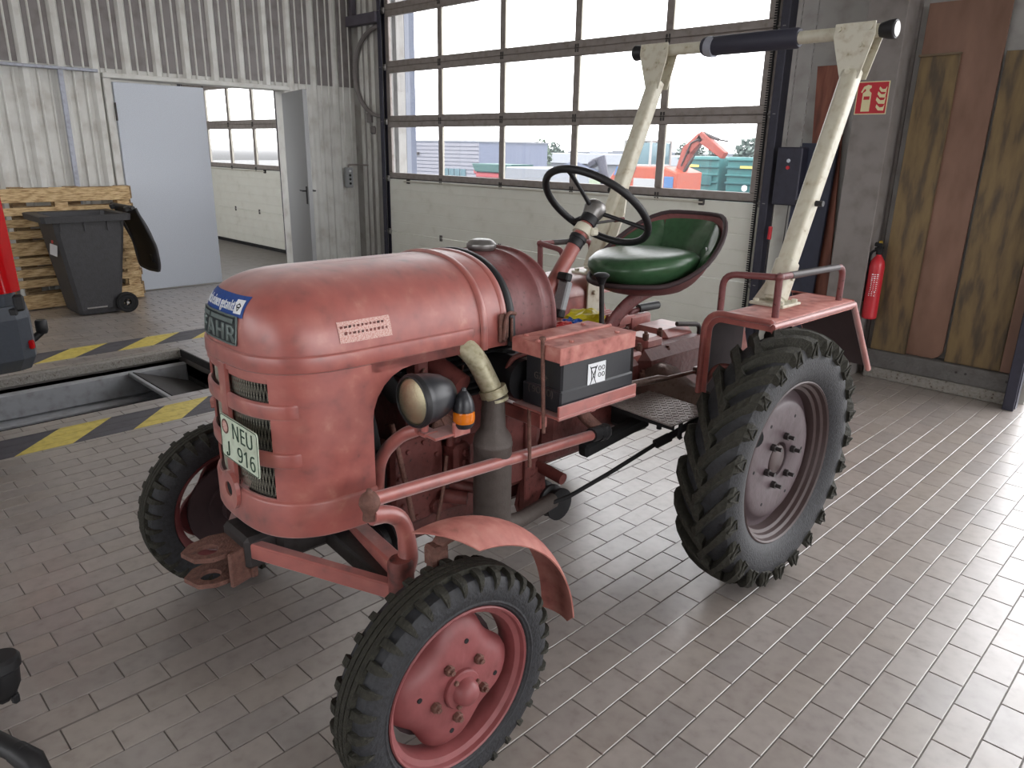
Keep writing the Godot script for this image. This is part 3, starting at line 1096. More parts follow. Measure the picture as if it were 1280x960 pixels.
func front_wheel(t: Node3D, s: float) -> void:
	var w := Node3D.new()
	w.name = "front_wheel"
	t.add_child(w, true)
	w.position = V(.67 * s, .318, 1.505)
	w.rotation.z = -PI / 2 * s
	var m := MB.new()
	var half := [[.222, .052], [.228, .06], [.25, .0665], [.272, .067], [.29, .062], [.3, .054], [.305, .03], [.306, 0.0]]
	var pr := []
	for q in half: pr.append(Vector2(q[0], q[1]))
	for i in range(half.size() - 2, -1, -1): pr.append(Vector2(half[i][0], -half[i][1]))
	pr.append(Vector2(.212, -.04))
	pr.append(Vector2(.212, .04))
	m.lathe(pr, Transform3D.IDENTITY, 64, true)
	# bead of the tyre above the rim
	m.lathe([Vector2(.232, .0615), Vector2(.236, .0655), Vector2(.241, .064), Vector2(.236, .06)], Transform3D.IDENTITY, 48, true)
	put(m, "tyre", M.tyre, w)
	var tr := MB.new()
	for y in [-.0185, 0.0, .0185]:
		var hw := .0075
		tr.lathe([Vector2(.3, y - hw - .002), Vector2(.3185, y - hw), Vector2(.319, y), Vector2(.3185, y + hw), Vector2(.3, y + hw + .002)], Transform3D.IDENTITY, 72, true)
	var N := 34
	for sd in [-1.0, 1.0]:
		for k in N:
			var a: float = TAU * (k + (.5 if sd < 0 else 0.0)) / N
			var rings := []
			for q in [[.03, .317, .298, .021], [.046, .3155, .296, .02], [.058, .311, .293, .019], [.066, .302, .287, .0165], [.0705, .288, .275, .012], [.068, .27, .264, .007]]:
				var ring := PackedVector3Array()
				var iy: float = q[0] - (.0 if q[0] < .05 else .012)
				for e in [[q[2], -1.2, iy], [q[1], -1.0, q[0]], [q[1], 1.0, q[0]], [q[2], 1.2, iy]]:
					var aa: float = a + e[1] * q[3] / .62
					ring.append(Vector3(cos(aa) * e[0], e[2] * sd, sin(aa) * e[0]))
				rings.append(ring)
			tr.loft(rings, false)
	put(tr, "tread_blocks", M.tread, w)
	var rm := MB.new()
	rm.lathe([Vector2(.222, .05), Vector2(.2225, .057), Vector2(.219, .06), Vector2(.214, .057), Vector2(.211, .045), Vector2(.198, .038), Vector2(.193, .02), Vector2(.193, -.02), Vector2(.212, -.045), Vector2(.222, -.057), Vector2(.224, -.05), Vector2(.2, -.015), Vector2(.2, .02), Vector2(.213, .04)], Transform3D.IDENTITY, 56, true)
	put(rm, "rim", M.disc_red, w)
	# four-lobed disc, dished outwards
	var us := spread(0, 1, 64)
	var prof := [[.02, .046], [.05, .046], [.075, .045], [.1, .043], [.125, .041], [.15, .036], [.17, .026], [.187, .012], [.194, -.004]]
	var vs := spread(0, prof.size() - 1, prof.size() - 1)
	var ph := .12
	var P := func(u: float, v: float) -> Vector3:
		var q: Array = prof[int(v)]
		var a := TAU * u
		var k: float = 1.0 - .21 * pow(absf(sin((a - ph) * 2.0)), 2.6) * smoothstep(.06, .17, q[0])
		return Vector3(cos(a) * q[0] * k, q[1] + .0, sin(a) * q[0] * k)
	put(MB.new().shell(us, vs, P, -.006, null, true), "wheel_disc", M.disc_red, w)
	var hm := MB.new()
	hm.lathe([Vector2(.0, .098), Vector2(.014, .097), Vector2(.027, .09), Vector2(.034, .078), Vector2(.036, .062), Vector2(.05, .06), Vector2(.053, .056), Vector2(.053, .044), Vector2(.0, .044)], Transform3D.IDENTITY, 30)
	put(hm, "hub_cap", M.disc_red, w)
	hm = MB.new()
	hm.tube([Vector3(0, -.1, 0), Vector3(0, .045, 0)], .055, 20)
	hm.tube([Vector3(0, -.06, 0), Vector3(0, -.02, 0)], .1, 24)
	hm.tube([Vector3(0, -.045, 0), Vector3(0, -.03, 0)], .172, 28)  # added dark disc, stands in for the shade inside the wheel
	put(hm, "drum_and_shade", M.maroon_shade, w)
	for k in 3:
		var a := TAU * (k + .2) / 3
		var b := MB.new()
		b.ext(hexagon(.007), Transform3D(Basis(Vector3.RIGHT, Vector3.FORWARD, Vector3.UP), Vector3(cos(a) * .044, .06, sin(a) * .044)), .008, .001)
		put(b, "cap_screw", M.rust, w)
	for k in 5:
		var a := TAU * (k + .12) / 5
		var b := MB.new()
		var p := Vector3(cos(a) * .082, .044, sin(a) * .082)
		b.ext(hexagon(.0135), Transform3D(Basis(Vector3.RIGHT, Vector3.FORWARD, Vector3.UP), p), .016, .002)
		b.tube([p, p + Vector3.UP * .024], .007, 8)
		put(b, "wheel_nut", M.rust, w)
	for k in 4:
		var a := TAU * (k + .05) / 4 + ph
		var b := MB.new()
		b.lathe([Vector2(0, .001), Vector2(.007, .001), Vector2(.007, -.004), Vector2(0, -.004)], Transform3D(Basis.IDENTITY.rotated(Vector3.UP, 0), Vector3(cos(a) * .125, .0415, sin(a) * .125)), 10)
		put(b, "disc_hole", M.matt_black, w)
	# mudguard over this wheel: stays with the steering knuckle
	var us2 := [0.0, .015, .03, .05, .07, .09, .11, .13]
	for x in spread(.16, 1, 24): us2.append(x)
	var vs2 := spread(-1, 1, 10)
	var F := func(u: float, v: float) -> Vector3:
		var a := deg_to_rad(lerpf(97.5, -1.0, u))
		var wo := .15 * pow(clampf(u / .13, 0.0, 1.0), .6) * (1.0 - .3 * smoothstep(.93, 1.0, u))
		var l := .598 + maxf(wo, .004) * (v * .5 + .5)
		var r := .426 - .028 * pow((l - .655) / .085, 2.0)
		return V(l * s, .318 + sin(a) * r, 1.505 - cos(a) * r)
	var fm := MB.new().shell(us2, vs2, F, .004 * s)
	var fo := put(fm, "front_mudguard", M.red_pale, t)
	var br := MB.new()
	br.tube(bend([V(.575 * s, .45, 1.5), V(.575 * s, .66, 1.47), V(.64 * s, .715, 1.43)], .05), .011, 8, true, false, 2.0)
	br.box(V(.585 * s, .63, 1.475), V(.05, .06, .05), Basis.IDENTITY, .008)
	put(br, "guard_bracket", M.rust, fo)

func bonnet(t: Node3D) -> void:
	# upper bonnet: nose dome running back to the ridge
	var us := []
	for x in spread(-1.415, -1.0, 4): us.append(x)
	for x in spread(-1.0, 1.0, 44): if absf(x) < .9999: us.append(x)
	for x in spread(1.0, 1.415, 4): us.append(x)
	var vs := spread(0.0, .8, 16)
	vs.append(.9)
	vs.append(1.0)
	var P := func(u: float, v: float) -> Vector3:
		var q := cs(maxf(v, .0005))
		return nose(u, q.x, q.y)
	var m := MB.new().shell(us, vs, P, .004)
	# ribbed joint where the bonnet ends
	var Q := func(off: float, f: float, tt: float) -> Vector3:
		var q := cs(tt)
		return V((HA + off) * q.x, q.y + off * (1.0 - absf(q.x)) , f)
	var ts := spread(-1, 1, 48)
	m.shell(ts, [1.03, 1.036, 1.05, 1.056], func(a, f): return Q.call(.011 if f > 1.034 and f < 1.052 else .002, f, a), .004)
	m.shell(ts, [.945, 1.034], func(a, f): return Q.call(.001, f, a), .004)
	m.shell(ts, [.945, .951, .965, .97], func(a, f): return Q.call(.006 if f > .95 and f < .966 else .001, f, a), .003)
	var b := put(m, "bonnet", M.red, t)
	# raised moulding round the bonnet
	var us2 := us.filter(func(x): return absf(x) <= 1.36)
	us2.append(1.36)
	us2.insert(0, -1.36)
	var md := MB.new().shell(us2, [1.063, 1.0645, 1.066, 1.085, 1.101, 1.1025, 1.104], func(u, h):
		var q := 1.0
		var ww := 1.0
		if h > HS: ww = pow(1.0 - pow((h - HS) / HB, 2.5), 1.0 / 2.5)
		return nose(u, ww, h, .0055 if h > 1.064 and h < 1.103 else .0005), .003)
	put(md, "moulding", M.red, b)
	# worn pale label on the side, and the blue sticker and the badge on the nose
	var lb := MB.new().shell(spread(1.372, 1.532, 6), spread(1.128, 1.182, 4), func(f, h):
		var ww := pow(1.0 - pow((h - HS) / HB, 2.5), 1.0 / 2.5)
		return nose(1.0 + NF - f if f < NF else u_fore(f, ww), ww, h, .0012), -.0008)
	put(lb, "worn_label", M.sticker_pale, b)
	var tx := MB.new()
	var rng := RandomNumberGenerator.new()
	rng.seed = 5
	for row in 2:
		for k in 11:
			var f := 1.522 - k * .0125
			var h := 1.168 - row * .016
			if row == 1: f -= .01
			var ww := pow(1.0 - pow((h - HS) / HB, 2.5), 1.0 / 2.5)
			var p := nose(1.0 + NF - f if f < NF else u_fore(f, ww), ww, h, .0024)
			tx.box(p, Vector3(.001, rng.randf_range(.005, .009), rng.randf_range(.004, .009)))
	put(tx, "worn_print", M.red_worn, b)
	nose_sheet(b, "blue_sticker", M.sticker_blue, -.13, .106, 1.194, 1.246, .0012, -.14)
	var st := put(curved(letters("Auch einen getankt?", .0235, .0012, "Droid Sans", 700, .6), -.026, 1.219, .0026, -.14), "sticker_lettering", M.ink_white, b)
	st.set_meta("label", "white sticker lettering")
	nose_sheet(b, "sticker_emblem", M.ink_white, .066, .097, 1.203, 1.237, .0022, -.14)
	var em := MB.new()
	em.tube([Vector3(-.008, .003, 0), Vector3(0, .008, 0), Vector3(.008, .003, 0), Vector3(0, -.009, 0)], .0022, 5, true, true)
	em.tube([Vector3(-.006, -.001, 0), Vector3(.006, -.001, 0)], .002, 5)
	put(curved(em.mesh(), .0815, 1.22, .0026, -.14), "emblem_print", M.ink_black, b)
	# badge plate FAHR with a bar over the letters
	nose_sheet(b, "badge", M.badge_dark, -.125, .088, 1.122, 1.196, .004, 0.0)
	nose_sheet(b, "badge_bar", M.badge_grey, -.05, .076, 1.178, 1.189, .007, 0.0)
	nose_sheet(b, "badge_bar", M.badge_grey, -.115, -.06, 1.178, 1.189, .007, 0.0)
	put(curved(letters("FAHR", .043, .004, "Droid Sans", 700, 1.42), -.019, 1.149, .0055, 0.0), "badge_lettering", M.badge_grey, b)
	var rimm := MB.new()
	var rp := []
	for l in spread(-.125, .088, 12): rp.append(at_nose(l, 1.196, .005))
	for l in spread(.088, -.125, 12): rp.append(at_nose(l, 1.122, .005))
	rimm.tube(rp, .0028, 5, true, true)
	put(rimm, "badge_rim", M.badge_grey, b)
	# bonnet catch on the side
	var c := MB.new()
	c.box(V(.279, 1.09, .975), V(.012, .09, .026), Basis.IDENTITY, .004)
	c.tube(bend([V(.287, 1.055, .975), V(.292, 1.12, .975), V(.293, 1.142, .96), V(.285, 1.13, .925)], .02), .006, 7)
	c.tube([V(.286, 1.06, .962), V(.286, 1.135, .962)], .005, 7)
	c.tube([V(.286, 1.045, .94), V(.288, 1.12, .945)], .005, 7)
	bolt(c, V(.284, 1.058, .975), Vector3.RIGHT, .009, .01)
	put(c, "bonnet_catch", M.rust, b)

func u_fore(f: float, w: float) -> float:       # side point of the nose at this f
	var x := pow(maxf(1.0 - pow(w, 2.5), 0.0), 1.0 / 2.5)
	var k := clampf((f - NF) / (NB * pow(maxf(1.0 - pow(x, 4.6), 0.0), 1.0 / 3.1)), 0.0, 1.0)
	return acos(pow(k, NN / 2.0)) / (PI / 2)

func shoulder(h: float) -> float:
	return 1.0 if h <= HS else pow(maxf(1.0 - pow((h - HS) / HB, 2.5), .0001), 1.0 / 2.5)

func at_nose(l: float, h: float, off: float) -> Vector3:
	var w := shoulder(h)
	return nose(u_of(clampf(l / w, -HA * .999, HA * .999)), w, h, off)

func nose_sheet(par: Node, called: String, m: Material, l0: float, l1: float, h0: float, h1: float, off: float, slope: float) -> void:
	put(MB.new().shell(spread(l0, l1, 12), spread(h0, h1, 4), func(l, h): return at_nose(l, h + slope * (l - (l0 + l1) / 2) * .0, off), .0008), called, m, par)

func curved(am: ArrayMesh, l: float, h: float, off: float, _slope: float) -> ArrayMesh:     # lay a flat mesh on the nose
	var ar := am.surface_get_arrays(0)
	var vs: PackedVector3Array = ar[Mesh.ARRAY_VERTEX]
	for i in vs.size():
		vs[i] = at_nose(l + vs[i].x, h + vs[i].y, off + vs[i].z)
	ar[Mesh.ARRAY_VERTEX] = vs
	ar[Mesh.ARRAY_NORMAL] = null
	ar[Mesh.ARRAY_TANGENT] = null
	var o := ArrayMesh.new()
	o.add_surface_from_arrays(Mesh.PRIMITIVE_TRIANGLES, ar)
	var st := SurfaceTool.new()
	st.create_from(o, 0)
	st.generate_normals()
	return st.commit()

func nose_part(t: Node3D) -> void:
	# grille housing below the bonnet: front with six openings, side cheeks cut round at the back
	var ls := [-.269, -.262, -.24, -.215, -.182, -.15, -.12, -.09, -.055, -.02, .02, .055, .09, .12, .15, .182, .215, .24, .262, .269]
	var us := [-1.0]
	for l in ls: us.append(u_of(l))
	us.append(1.0)
	var hs := [.60, .64, .70, .708, .76, .803, .842, .89, .94, .978, 1.01, 1.046, 1.06]
	var openings := func(i: int, j: int) -> bool:
		var u: float = (us[i] + us[i + 1]) / 2
		var h: float = (hs[j] + hs[j + 1]) / 2
		var ul := u_of(.182)
		if absf(u) > ul or absf(u) < u_of(.02): return true
		return not ((h > .708 and h < .803) or (h > .842 and h < .94) or (h > .978 and h < 1.046))
	var m := MB.new().shell(us, hs, func(u, h): return nose(u, 1.0, h), .006, openings)
	for s in [-1.0, 1.0]:
		var po := PackedVector2Array()
		po.append(Vector2(NF + .001, .6)); po.append(Vector2(NF + .001, 1.06)); po.append(Vector2(1.055, 1.06)); po.append(Vector2(1.055, 1.032)); po.append(Vector2(1.29, 1.032))
		for k in 7:
			var a := PI / 2 * k / 6
			po.append(Vector2(1.31 + sin(a) * .137, .89 + cos(a) * .142))
		po.append(Vector2(1.447, .6))
		m.ext(po, Transform3D(Basis(Vector3(0, 0, 1), Vector3(0, 1, 0), Vector3(-1, 0, 0)), Vector3(HA if s > 0 else -HA + .006, 0, 0)), .006)
	var g := put(m, "grille_housing", M.red, t)
	for q in [[.803, .841, .6], [.939, .977, .6]]:
		var h0: float = q[0]; var h1: float = q[1]
		var uu := spread(-q[2], q[2], 40)
		put(MB.new().shell(uu, [h0, h0 + .002, h0 + .004, (h0 + h1) / 2, h1 - .004, h1 - .002, h1], func(u, h): return nose(u, 1.0, h, (.0065 if h > h0 + .001 and h < h1 - .001 else .0005) * clampf((q[2] - absf(u)) / .05, .1, 1.0)), .004), "grille_bar", M.red, g)
	var u3 := spread(-1.0, 1.0, 44)
	u3.insert(0, -1.003)
	u3.append(1.003)
	put(MB.new().shell(u3, [.6, .602, .604, .65, .694, .696, .699], func(u, h): return nose(u, 1.0, h, .007 if h > .601 and h < .698 else .001), .005), "base_band", M.red, g)
	put(MB.new().shell([u_of(-.02), 0.0, u_of(.02)], [.7, .8, .95, 1.06], func(u, h): return nose(u, 1.0, h, .006), .005), "centre_bar", M.red, g)
	# crank hole with its reinforcing boss
	var bs := MB.new()
	var oct := []
	for k in 20:
		var a := TAU * k / 20
		oct.append(Vector2(cos(a) * .052, sin(a) * .058))
	bs.plate(oct, Vector2(0, .004), .022, Transform3D(Basis.IDENTITY, V(0, .688, NF + NB + .012)), .012)
	put(bs, "crank_boss", M.red, g)
	put(MB.new().lathe([Vector2(0, .0), Vector2(.026, .0), Vector2(.026, -.01), Vector2(0, -.01)], Transform3D(Basis(Vector3.RIGHT, PI / 2), V(0, .692, NF + NB + .0185)), 18), "crank_hole", M.matt_black, g)
	# expanded metal behind the openings
	var em := MB.new()
	for s in [-1.0, 1.0]:
		for row in [[.704, .806], [.838, .944], [.974, 1.05]]:
			for dirn in [-1.0, 1.0]:
				for k in 19:
					var l0 := .005 + k * .0115
					var prev := Vector3.ZERO
					var st := 5
					for j in st + 1:
						var h: float = lerpf(row[0], row[1], float(j) / st)
						var l: float = l0 + dirn * .2 * (h - row[0]) + (0.0 if dirn > 0 else .02)
						if l < .0 or l > .2:
							prev = Vector3.ZERO
							continue
						var p := nose(u_of(l * s), 1.0, h, -.010 - (.002 if dirn > 0 else 0.0))
						if prev != Vector3.ZERO:
							em.begin()
							var e := Vector3(.0011, 0, 0)
							em.quad(prev - e, prev + e, p + e, p - e)
							em.quad(prev - e + Vector3(0, 0, -.002), p - e + Vector3(0, 0, -.002), p + e + Vector3(0, 0, -.002), prev + e + Vector3(0, 0, -.002))
						prev = p
	put(em, "grille_mesh", M.mesh_metal, g).set_meta("kind", "stuff")
	# radiator behind
	var rd := MB.new()
	rd.box(V(0, .83, 1.56), V(.46, .48, .1), Basis.IDENTITY, .01)
	rd.box(V(0, 1.05, 1.56), V(.4, .1, .13), Basis.IDENTITY, .02)
	put(rd, "radiator", M.matt_black, t)
	var sh := MB.new()
	sh.box(V(0, .83, 1.47), V(.5, .46, .03), Basis.IDENTITY, .01)
	sh.lathe([Vector2(.0, .0), Vector2(.16, .0), Vector2(.16, .05), Vector2(.0, .05)], Transform3D(Basis(Vector3.RIGHT, -PI / 2), V(0, .86, 1.45)), 24)
	sh.tube(bend([V(.12, 1.02, 1.5), V(.16, 1.0, 1.36), V(.14, .9, 1.28)], .08), .028, 10)
	sh.tube(bend([V(.19, .99, 1.44), V(.2, .8, 1.4), V(.18, .6, 1.38)], .1), .02, 8)
	put(sh, "radiator_shroud", M.matt_black, t)
	# number plate
	var np := Node3D.new()
	var pl := MB.new().ext(rrect(.23, .126, .01), Transform3D.IDENTITY, .0025)
	var po := put(pl, "number_plate", M.plate_white, t)
	po.transform = Transform3D(Basis(Vector3.UP, .0).rotated(Vector3.RIGHT, -.02), V(.092, .852, 1.752))
	for q in [["NEU", .024, .028], ["916", .04, -.031]]:
		var e2 := put(letters(q[0], .044, .001, "Droid Sans", 400, 1.12), "plate_lettering", M.ink_green, po)
		e2.position = Vector3(q[1], q[2], .003)
	var jm := MB.new()
	jm.tube(bend([Vector3(-.064, -.009, .003), Vector3(-.064, -.052, .003), Vector3(-.078, -.053, .003), Vector3(-.079, -.044, .003)], .012), .0032, 6, true, false, .3)
	put(jm, "plate_lettering", M.ink_green, po)
	var fr := MB.new()
	var ring := []
	for q in rrect(.225, .121, .01): ring.append(Vector3(q.x, q.y, .0025))
	fr.tube(ring, .0013, 5, true, true)
	put(fr, "plate_edge", M.ink_green, po)
	var sl := MB.new()
	sl.lathe([Vector2(0, .0012), Vector2(.017, .0012), Vector2(.017, 0), Vector2(0, 0)], Transform3D(Basis(Vector3.RIGHT, PI / 2), Vector3(-.082, .03, .0028)), 20)
	put(sl, "plate_seal", M.sticker_pale, po)
	sl = MB.new()
	sl.lathe([Vector2(.016, .0014), Vector2(.021, .0014), Vector2(.021, 0), Vector2(.016, 0)], Transform3D(Basis(Vector3.RIGHT, PI / 2), Vector3(-.082, .03, .0028)), 20, true)
	put(sl, "seal_ring", M.rust, po)
	np.free()

func tank(t: Node3D) -> void:
	var ts := spread(-1, 1, 48)
	var Q := func(off: float, f: float, tt: float) -> Vector3:
		var q := cs(tt)
		return V((HA + off) * q.x, q.y - .004 + off * (1.0 - absf(q.x)), f)
	var fs := [.714, .718, .728, .736, .742, .746, .78, .786, .794, .8, .85, .92]
	var of := [-.03, -.008, .006, .006, .0, -.004, -.004, .004, .004, -.004, -.004, -.004]
	var m := MB.new().shell(ts, fs, func(a, f): return Q.call(of[fs.find(f)], f, a), .004)
	var po := PackedVector2Array()
	for a in ts:
		var q := cs(a)
		po.append(Vector2((HA - .03) * q.x, q.y - .03))
	m.ext(po, Transform3D(Basis.IDENTITY, V(0, 0, .714)), .006)
	m.box(V(0, 1.03, .82), V(.52, .02, .2), Basis.IDENTITY, .006)
	var k := put(m, "fuel_tank", M.red_dark, t)
	var st := MB.new().shell(ts, [.917, .921, .938, .943], func(a, f): return Q.call(.012 if f > .92 and f < .94 else .0, f, a), .004)
	put(st, "tank_strap", M.black, k)
	var cp := MB.new()
	cp.lathe([Vector2(0, .034), Vector2(.03, .033), Vector2(.04, .029), Vector2(.05, .018), Vector2(.051, .008), Vector2(.047, 0), Vector2(.035, -.01), Vector2(0, -.012)], Transform3D(Basis.IDENTITY, V(.0, 1.293, .82)), 28)
	put(cp, "filler_cap", M.steel, k)

func lamps_on(t: Node3D, s: float) -> void:
	var a := V(.37 * s, .965, 1.385)
	var T := Transform3D(Basis(Vector3.RIGHT, PI / 2), a)        # local y forward
	var m := MB.new()
	m.lathe([Vector2(.066, .0), Vector2(.07, .004), Vector2(.0735, -.004), Vector2(.074, -.014), Vector2(.0715, -.022), Vector2(.0715, -.03), Vector2(.068, -.06), Vector2(.058, -.095), Vector2(.042, -.122), Vector2(.022, -.138), Vector2(.0, -.142), Vector2(0, -.13), Vector2(.05, -.09), Vector2(.066, -.03)], T, 32)
	var h := put(m, "headlamp", M.black_paint, t)
	var l := MB.new()
	l.lathe([Vector2(0, .013), Vector2(.03, .011), Vector2(.055, .005), Vector2(.067, -.003), Vector2(.067, -.01), Vector2(0, -.01)], T, 32)
	put(l, "headlamp_lens", M.lamp_glass, h)
	var rg := MB.new()
	rg.lathe([Vector2(.0665, -.002), Vector2(.0665, .004), Vector2(.073, .002), Vector2(.076, -.006), Vector2(.076, -.012), Vector2(.072, -.014)], T, 32, true)
	put(rg, "lamp_ring", M.black, h)
	var br := MB.new()
	br.tube([V(.37 * s, .915, 1.345), V(.37 * s, .87, 1.345)], .011, 8)
	br.box(V(.365 * s, .862, 1.335), V(.05, .012, .05), Basis.IDENTITY, .004)
	br.tube(bend([V(.35 * s, .872, 1.355), V(.30 * s, .845, 1.38), V(.22 * s, .76, 1.40), V(.2 * s, .6, 1.40)], .06), .019, 10)
	br.box(V(.395 * s, .862, 1.305), V(.07, .008, .1), Basis.IDENTITY, .003)
	br.box(V(.425 * s, .875, 1.26), V(.012, .045, .06), Basis.IDENTITY, .003)
	put(br, "lamp_bracket", M.red, t)
	bolt(br, V(.36 * s, .93, 1.345), Vector3.UP, .01, .006)
	# indicator
	var at := V(.43 * s, .925, 1.255)
	var b := MB.new()
	b.lathe([Vector2(0, .062), Vector2(.01, .058), Vector2(.022, .042), Vector2(.029, .02), Vector2(.031, .003), Vector2(.028, 0), Vector2(0, 0)], Transform3D(Basis.IDENTITY, at), 20)
	var b2 := MB.new()
	b2.lathe([Vector2(0, -.032), Vector2(.03, -.032), Vector2(.03, -.036), Vector2(.022, -.048), Vector2(0, -.05)], Transform3D(Basis.IDENTITY, at), 20)
	b.lathe([Vector2(0, .07), Vector2(.006, .068), Vector2(.008, .06), Vector2(0, .056)], Transform3D(Basis.IDENTITY, at), 10)
	var bo := put(b, "indicator", M.black_paint, t)
	put(b2, "indicator_base", M.black_paint, bo)
	var ol := MB.new()
	ol.lathe([Vector2(0, 0), Vector2(.029, 0), Vector2(.031, -.008), Vector2(.031, -.026), Vector2(.029, -.032), Vector2(0, -.032)], Transform3D(Basis.IDENTITY, at), 22)
	put(ol, "indicator_lens", M.orange_lens, bo)

func engine(t: Node3D) -> void:
	var m := MB.new()
	m.box(V(0, .54, 1.0), V(.3, .32, .64), Basis.IDENTITY, .03)
	m.box(V(0, .78, 1.02), V(.27, .2, .42), Basis.IDENTITY, .02)
	m.box(V(0, .40, 1.0), V(.22, .08, .5), Basis.IDENTITY, .02)
	var e := put(m, "engine_block", M.engine_red, t)
	# timing cover facing the viewer's side with a dark joint line round it
	var cv := rrect(.2, .3, .07, 6)
	var TC := Transform3D(Basis(Vector3(0, 0, -1), Vector3(0, 1, 0), Vector3(1, 0, 0)), V(.15, .63, 1.24))
	put(MB.new().ext(rrect(.225, .325, .08, 6), Transform3D(TC.basis, TC.origin), .014), "cover_gasket", M.matt_black, e)
	var c := MB.new().ext(cv, TC, .045, .012)
	for k in 8:
		var a := TAU * k / 8 + .2
		bolt(c, V(.195, .63 + sin(a) * .125, 1.24 + cos(a) * .078), Vector3.RIGHT, .008, .008)
	put(c, "timing_cover", M.engine_red, e)
	var ip := MB.new()
	ip.box(V(.2, .66, 1.1), V(.09, .13, .07), Basis.IDENTITY, .012)
	ip.tube([V(.2, .72, 1.1), V(.2, .79, 1.1)], .018, 10)
	ip.tube([V(.21, .72, 1.13), V(.21, .76, 1.13)], .012, 8)
	for k in 3:
		bolt(ip, V(.245, .63 + k * .035, 1.1), Vector3.RIGHT, .012, .014)
	ip.tube([V(.2, .58, 1.12), V(.28, .57, 1.06)], .018, 10)
	ip.tube([V(.2, .55, 1.16), V(.26, .545, 1.1)], .024, 10)
	ip.box(V(.19, .52, 1.14), V(.06, .05, .12), Basis.IDENTITY, .012)
	put(ip, "injection_pump", M.engine_red, e)
	var of := MB.new()
	of.lathe([Vector2(0, .03), Vector2(.034, .03), Vector2(.036, .022), Vector2(.03, .016), Vector2(.03, -.04), Vector2(0, -.04)], along(V(.17, .78, 1.14), V(.26, .80, 1.16)), 22)
	of.lathe([Vector2(.032, .034), Vector2(.036, .038), Vector2(.04, .034), Vector2(.036, .028)], along(V(.17, .78, 1.14), V(.26, .80, 1.16)), 22, true)
	put(of, "oil_filler", M.rust, e)
	var cy := MB.new()
	for k in 7:
		cy.box(V(0.02, .86 + k * .022, .98), V(.34, .008, .3), Basis.IDENTITY, .002)
	cy.box(V(0.02, .93, .98), V(.24, .2, .22), Basis.IDENTITY, .01)
	put(cy, "cylinder", M.matt_black, e)
	var pp := MB.new()
	pp.tube(bend([V(.21, .79, 1.1), V(.24, .9, 1.12), V(.17, .98, 1.04)], .05), .005, 6)
	put(pp, "fuel_pipe", M.rust, e)
	pp = MB.new()
	pp.tube(bend([V(.21, .76, 1.13), V(.27, .83, 1.2), V(.2, .97, 1.24), V(.1, .99, 1.1)], .06), .005, 6)
	put(pp, "fuel_pipe", M.rust, e)
	pp = MB.new()
	pp.tube(bend([V(.24, .53, 1.3), V(.235, .7, 1.33), V(.2, .84, 1.34)], .05), .009, 7)
	put(pp, "fuel_pipe", M.rust, e)
	pp = MB.new()
	pp.tube(bend([V(.22, .45, 1.2), V(.24, .6, 1.18), V(.23, .7, 1.16)], .05), .006, 7)
	put(pp, "fuel_pipe", M.rust, e)
	# red stub with the dark intake drum behind the exhaust
	var ic := MB.new()
	ic.tube([V(.14, .98, 1.14), V(.26, .93, 1.12)], .035, 14)
	ic.box(V(.14, 1.0, 1.2), V(.06, .1, .05), Basis.IDENTITY, .008)
	put(ic, "intake_stub", M.engine_red, e)
	var ac := MB.new()
	ac.lathe([Vector2(0, .07), Vector2(.05, .07), Vector2(.062, .064), Vector2(.064, .05), Vector2(.064, -.08), Vector2(0, -.08)], Transform3D(Basis(Vector3.FORWARD, PI / 2), V(.25, .925, .925)).rotated_local(Vector3.UP, 0) * Transform3D(Basis(Vector3.RIGHT, PI), Vector3.ZERO), 26)
	put(ac, "air_cleaner", M.black, t)
	var fl := MB.new()
	fl.lathe([Vector2(0, .0), Vector2(.2, .0), Vector2(.215, -.02), Vector2(.215, -.16), Vector2(.18, -.24), Vector2(0, -.24)], Transform3D(Basis(Vector3.RIGHT, PI / 2), V(0, .66, .93)), 32)
	fl.box(V(.1, .66, .82), V(.24, .36, .2), Basis.IDENTITY, .03)
	put(fl, "flywheel_housing", M.engine_red, t)
	# exhaust: cream elbow, clamp, long dark silencer, tail pipe to the back
	var ex := MB.new()
	ex.tube(bend([V(.2, 1.07, 1.12), V(.29, 1.035, 1.10), V(.33, .91, 1.055)], .05), .033, 16)
	ex.tube([V(.327, .925, 1.058), V(.334, .9, 1.052)], .043, 18)
	ex.tube([V(.335, .897, 1.052), V(.336, .888, 1.051)], .04, 18)
	put(ex, "exhaust_elbow", M.exhaust, t)
	var mu := MB.new()
	mu.lathe([Vector2(0, .905), Vector2(.034, .905), Vector2(.04, .8), Vector2(.056, .776), Vector2(.06, .765), Vector2(.06, .755), Vector2(.062, .752), Vector2(.062, .744), Vector2(.06, .74), Vector2(.061, .47), Vector2(.05, .44), Vector2(.03, .43), Vector2(0, .43)], Transform3D(Basis.IDENTITY, V(.335, 0, 1.06)), 28)
	var mo := put(mu, "silencer", M.muffler, t)
	put(MB.new().tube(bend([V(.335, .47, 1.05), V(.34, .44, .96), V(.3, .42, .84), V(.28, .42, .72)], .05), .028, 12), "tail_pipe", M.muffler, mo)
	# brackets and the belt pulley under the frame
	for s in [-1.0, 1.0]:
		put(MB.new().box(V(.17 * s, .62, .72), V(.02, .5, .045), Basis.IDENTITY, .004), "frame_plate", M.engine_red, t)
		put(MB.new().box(V(.22 * s, .62, .80), V(.03, .48, .03), Basis.IDENTITY, .004), "frame_plate", M.engine_red, t)
	var pb := MB.new()
	pb.ext(PackedVector2Array([Vector2(-.06, .1), Vector2(.05, .1), Vector2(.08, -.02), Vector2(.05, -.1), Vector2(-.03, -.1), Vector2(-.07, -.02)]), Transform3D(Basis(Vector3(0, 0, 1), Vector3(0, 1, 0), Vector3(-1, 0, 0)), V(.2, .42, .74)), .015, .003)
